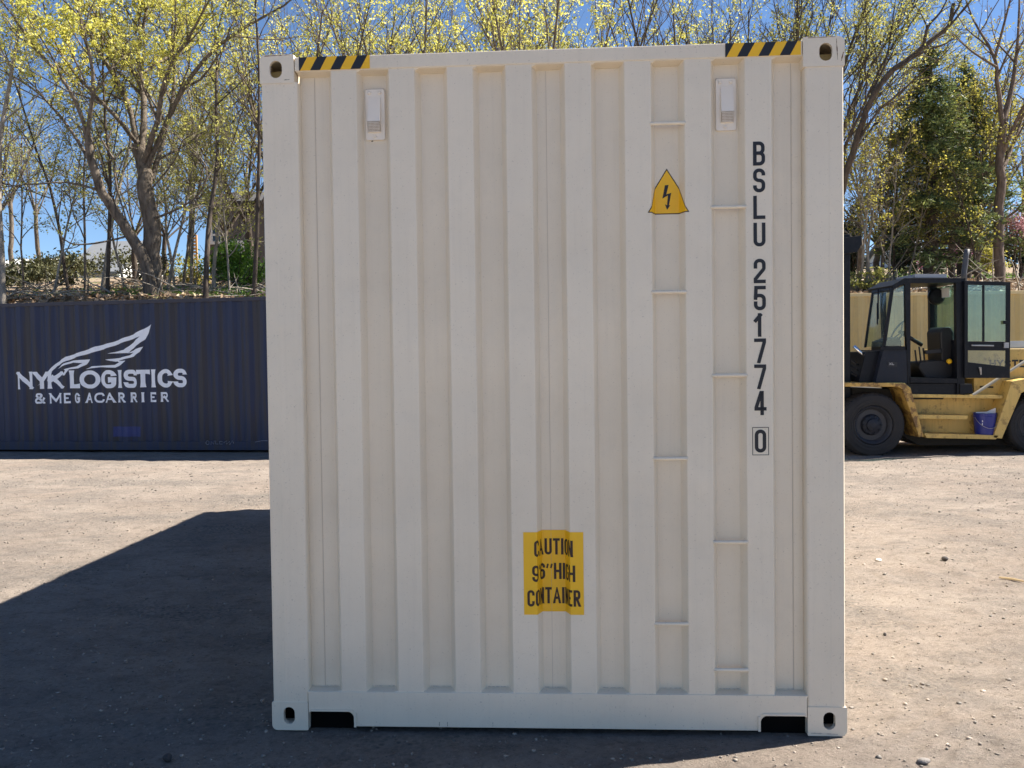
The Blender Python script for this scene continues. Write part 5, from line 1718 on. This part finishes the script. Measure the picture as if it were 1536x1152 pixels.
# saplings and poles standing on the bank
ORD = ["first", "second", "third", "fourth", "fifth", "sixth", "seventh", "eighth", "ninth", "tenth", "eleventh", "twelfth", "thirteenth", "fourteenth", "fifteenth", "sixteenth", "seventeenth", "eighteenth"]
P5 = dict(BASE); P5['max'] = 3; P5['n'] = [13, 6, 5]; P5['leaf'] = 3; P5['sides'] = [7, 5, 4, 3]; P5['rmax'] = [.018, .008, .005]; P5['t0'] = [.25, .2, .2]; P5['ratio'] = [.32, .5, .5]; P5['min'] = [.3, .25, .15]; P5['ang'] = [48, 45, 45]
P5['seg'] = [6, 5, 4]; P5['wan'] = [.12, .14, .16]; P5['up'] = [.15, .1, .05]; P5['tip'] = [.008, .004, .003]


def sapling(seed, x, Y, h, r, mat, leaf, label, lean=0.0, dens=.35, group=None):
    T = Tree(seed); rg = T.rg
    pts = [np.array((0, 0, -.15))]; d = np.array((lean, rg.normal() * .05, 1.0))
    for k in range(7):
        d = d + rg.normal(size=3) * .06; d[2] = max(d[2], .7); d /= np.linalg.norm(d); pts.append(pts[-1] + d * h / 7)
    T.guide(pts, r, .012, P5, 0, 2)
    me = T.leaves("crown", 3, .07, .034, lambda Pn, g: g.random(len(Pn)) < dens) if leaf else None
    put_tree("sapling", T, foot(x, Y), mat, me, leaf, label, "sapling", group)


lx = [(3, 20.6, 9, .085, BARK_P, 0), (36, 24, 5, .03, BARK, .1), (76, 22, 4.6, .035, BARK_P, .05), (104, 23.5, 7, .05, BARK_D, -.08), (127, 22, 6, .035, BARK, .0), (150, 23, 8, .06, BARK_P, .04), (160, 21.5, 7.5, .055, BARK_D, .0), (188, 24.5, 5, .04, BARK_P, -.05),
      (200, 25.5, 5.5, .04, BARK, .08), (249, 23, 5.5, .045, BARK_P, .1), (262, 24.5, 6, .045, BARK_P, -.1), (273, 22.5, 5, .035, BARK, .15), (285, 25, 6.5, .05, BARK_P, .05), (307, 20.8, 8.5, .07, BARK_D, -.02), (320, 23.5, 4.6, .06, BARK_P, .06), (344, 22, 4, .03, BARK_P, .1), (379, 21.3, 8, .06, BARK_D, .06), (362, 25, 6, .04, BARK, -.12)]
lx.sort(key=lambda q: q[0])
for i, (x, Y, h, r, m, ln) in enumerate(lx):
    kind = {BARK_P: "pale barked", BARK: "grey brown", BARK_D: "dark barked"}[m]
    sapling(100 + i, x, Y, h, r, m, OLIVE, f"{kind} thin sapling above the blue container, {ORD[i]} sapling from the left", ln, .35, "saplings above the blue container")
rx = [(1284, 23.5, 4, .035, BARK_P, .1), (1298, 24.5, 5, .045, BARK_P, -.06), (1309, 23.8, 4.4, .04, BARK_P, .0), (1319, 25, 5.2, .06, BARK, .02), (1330, 24, 4, .035, BARK_P, .1), (1341, 26, 4.6, .04, BARK_D, -.1), (1358, 25, 3.6, .03, BARK_P, .15), (1470, 24, 3.4, .035, BARK_D, -.2)]
for i, (x, Y, h, r, m, ln) in enumerate(rx):
    kind = {BARK_P: "pale barked", BARK: "grey brown", BARK_D: "dark barked"}[m]
    sapling(140 + i, x, Y, h, r, m, GOLD, f"{kind} thin sapling behind the forklift, {ORD[i]} sapling from the left there", ln, .25, "saplings behind the forklift")


# bushes
def bush(name, seed, x, y_c, Y, w, h, leaf, n, size, label, cat="bush", stems=10):
    p = at(x, y_c, Y); g = float(bank_z(p.x, Y)) - .05
    c = np.array((0, 0, max(p.z - g, h * .45))); T = Tree(seed); rg = T.rg
    for k in range(stems):
        e = c + rg.normal(size=3) * np.array((w * .3, w * .25, h * .22)); m = e * .5 + rg.normal(size=3) * .08
        T.tube(np.array([rg.normal(size=3) * np.array((.1, .1, 0)), m, e]), [.02, .014, .006], 4)
    # leaf clumps inside an uneven body
    m = 26
    cc = rg.normal(size=(m, 3)); cc /= np.linalg.norm(cc, axis=1)[:, None]; cc *= rg.uniform(.25, 1.0, (m, 1))
    cc = c + cc * np.array((w / 2, w / 2.4, h / 2))
    i = rg.integers(0, m, n)
    Pn = cc[i] + rg.normal(size=(n, 3)) * (np.array((w, w, h)) * .085)
    root = empty(name, (p.x, Y, g)); tag(root, label, cat)
    link_mesh("stems", T.wood("stems"), BARK_D, root)
    link_mesh("foliage", scatter_quads("foliage", Pn, size, None, seed, .9, .7), leaf, root)


bush("bush", 201, 344, 392, 24, 1.5, 1.7, GREEN, 2600, .05, "bright green leafy bush beside the ivory container on the bank")
bush("bush", 202, 375, 412, 25.5, 1.4, 1.1, GREEN, 1500, .05, "low green bush touching the ivory container's left edge")
bush("bush", 203, 88, 402, 33, 3.2, 1.3, BRUSH, 3200, .07, "wide dark olive brush pile in front of the grey roofed house")
bush("bush", 204, 38, 414, 30, 2.2, 1.2, BRUSH, 2200, .06, "dark olive bush near the left edge below the white roof")
bush("bush", 205, 205, 396, 37, 3.0, 1.6, BRUSH, 1800, .07, "dark brush behind the foot of the big maple")
bush("bush", 206, 288, 405, 28, 1.6, 1.0, GOLD, 1100, .05, "low yellowish bush under the orange timber stair")
bush("azalea_bush", 207, 1424, 388, 33, 1.9, .95, PINK, 2600, .045, "magenta flowering azalea bush behind the forklift roof")
bush("redbud_tree", 208, 1532, 338, 27, 1.5, 1.5, ROSE, 1700, .04, "dusty pink blossoming shrub at the right edge above the yellow container", "shrub")
bush("bush", 209, 1481, 390, 31, 1.3, .95, GOLD, 1700, .05, "yellowish round bush left of the right edge tree trunk")
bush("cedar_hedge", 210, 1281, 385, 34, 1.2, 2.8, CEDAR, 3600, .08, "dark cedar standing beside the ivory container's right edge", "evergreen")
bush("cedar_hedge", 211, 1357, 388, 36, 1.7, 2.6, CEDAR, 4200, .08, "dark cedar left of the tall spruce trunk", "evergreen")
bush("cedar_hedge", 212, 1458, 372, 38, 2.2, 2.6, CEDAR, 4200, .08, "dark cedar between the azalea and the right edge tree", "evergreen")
bush("bush", 213, 1300, 425, 23.2, 1.3, .7, OLIVE, 900, .045, "low olive bush on the bank behind the forklift mast")
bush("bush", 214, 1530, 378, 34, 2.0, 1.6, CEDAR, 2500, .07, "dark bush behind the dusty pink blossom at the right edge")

# grass, fallen sticks
n = 9000
gx = np.concatenate((rng.uniform(13.6, 20, n // 2), rng.normal(-7.2, 1.2, n // 4), rng.uniform(-13, -4, n - n // 2 - n // 4)))
gy = np.concatenate((rng.uniform(28, 35, n // 2), rng.uniform(21, 25, n // 4), rng.uniform(21, 30, n - n // 2 - n // 4)))
Pg = np.stack((gx, gy, bank_z(gx, gy) + .06), 1)
tag(link_mesh("grass", scatter_quads("grass", Pg, .07, None, 9, 1.6, .25), GREEN), "patches of fresh green grass and weeds on the bank", "grass", kind='stuff')
T = Tree(300)
for k in range(420):
    x = T.rg.uniform(-13, -3.5) if k % 2 else T.rg.uniform(8, 15); y = T.rg.uniform(21, 25.5)
    p = np.array((x, y, float(bank_z(x, y)) + T.rg.uniform(0, .12))); d = T.rg.normal(size=3); d[2] = abs(d[2]) * .35; d /= np.linalg.norm(d)
    pts, rd = T.wander(p, d, T.rg.uniform(.5, 1.8), T.rg.uniform(.012, .03), 4, .2, -.1, .006); T.tube(pts, rd, 4)
tag(link_mesh("fallen_sticks", T.wood("fallen_sticks"), BARK_P), "tangle of pale fallen sticks and dead stems lying on the bank", "sticks", kind='stuff')
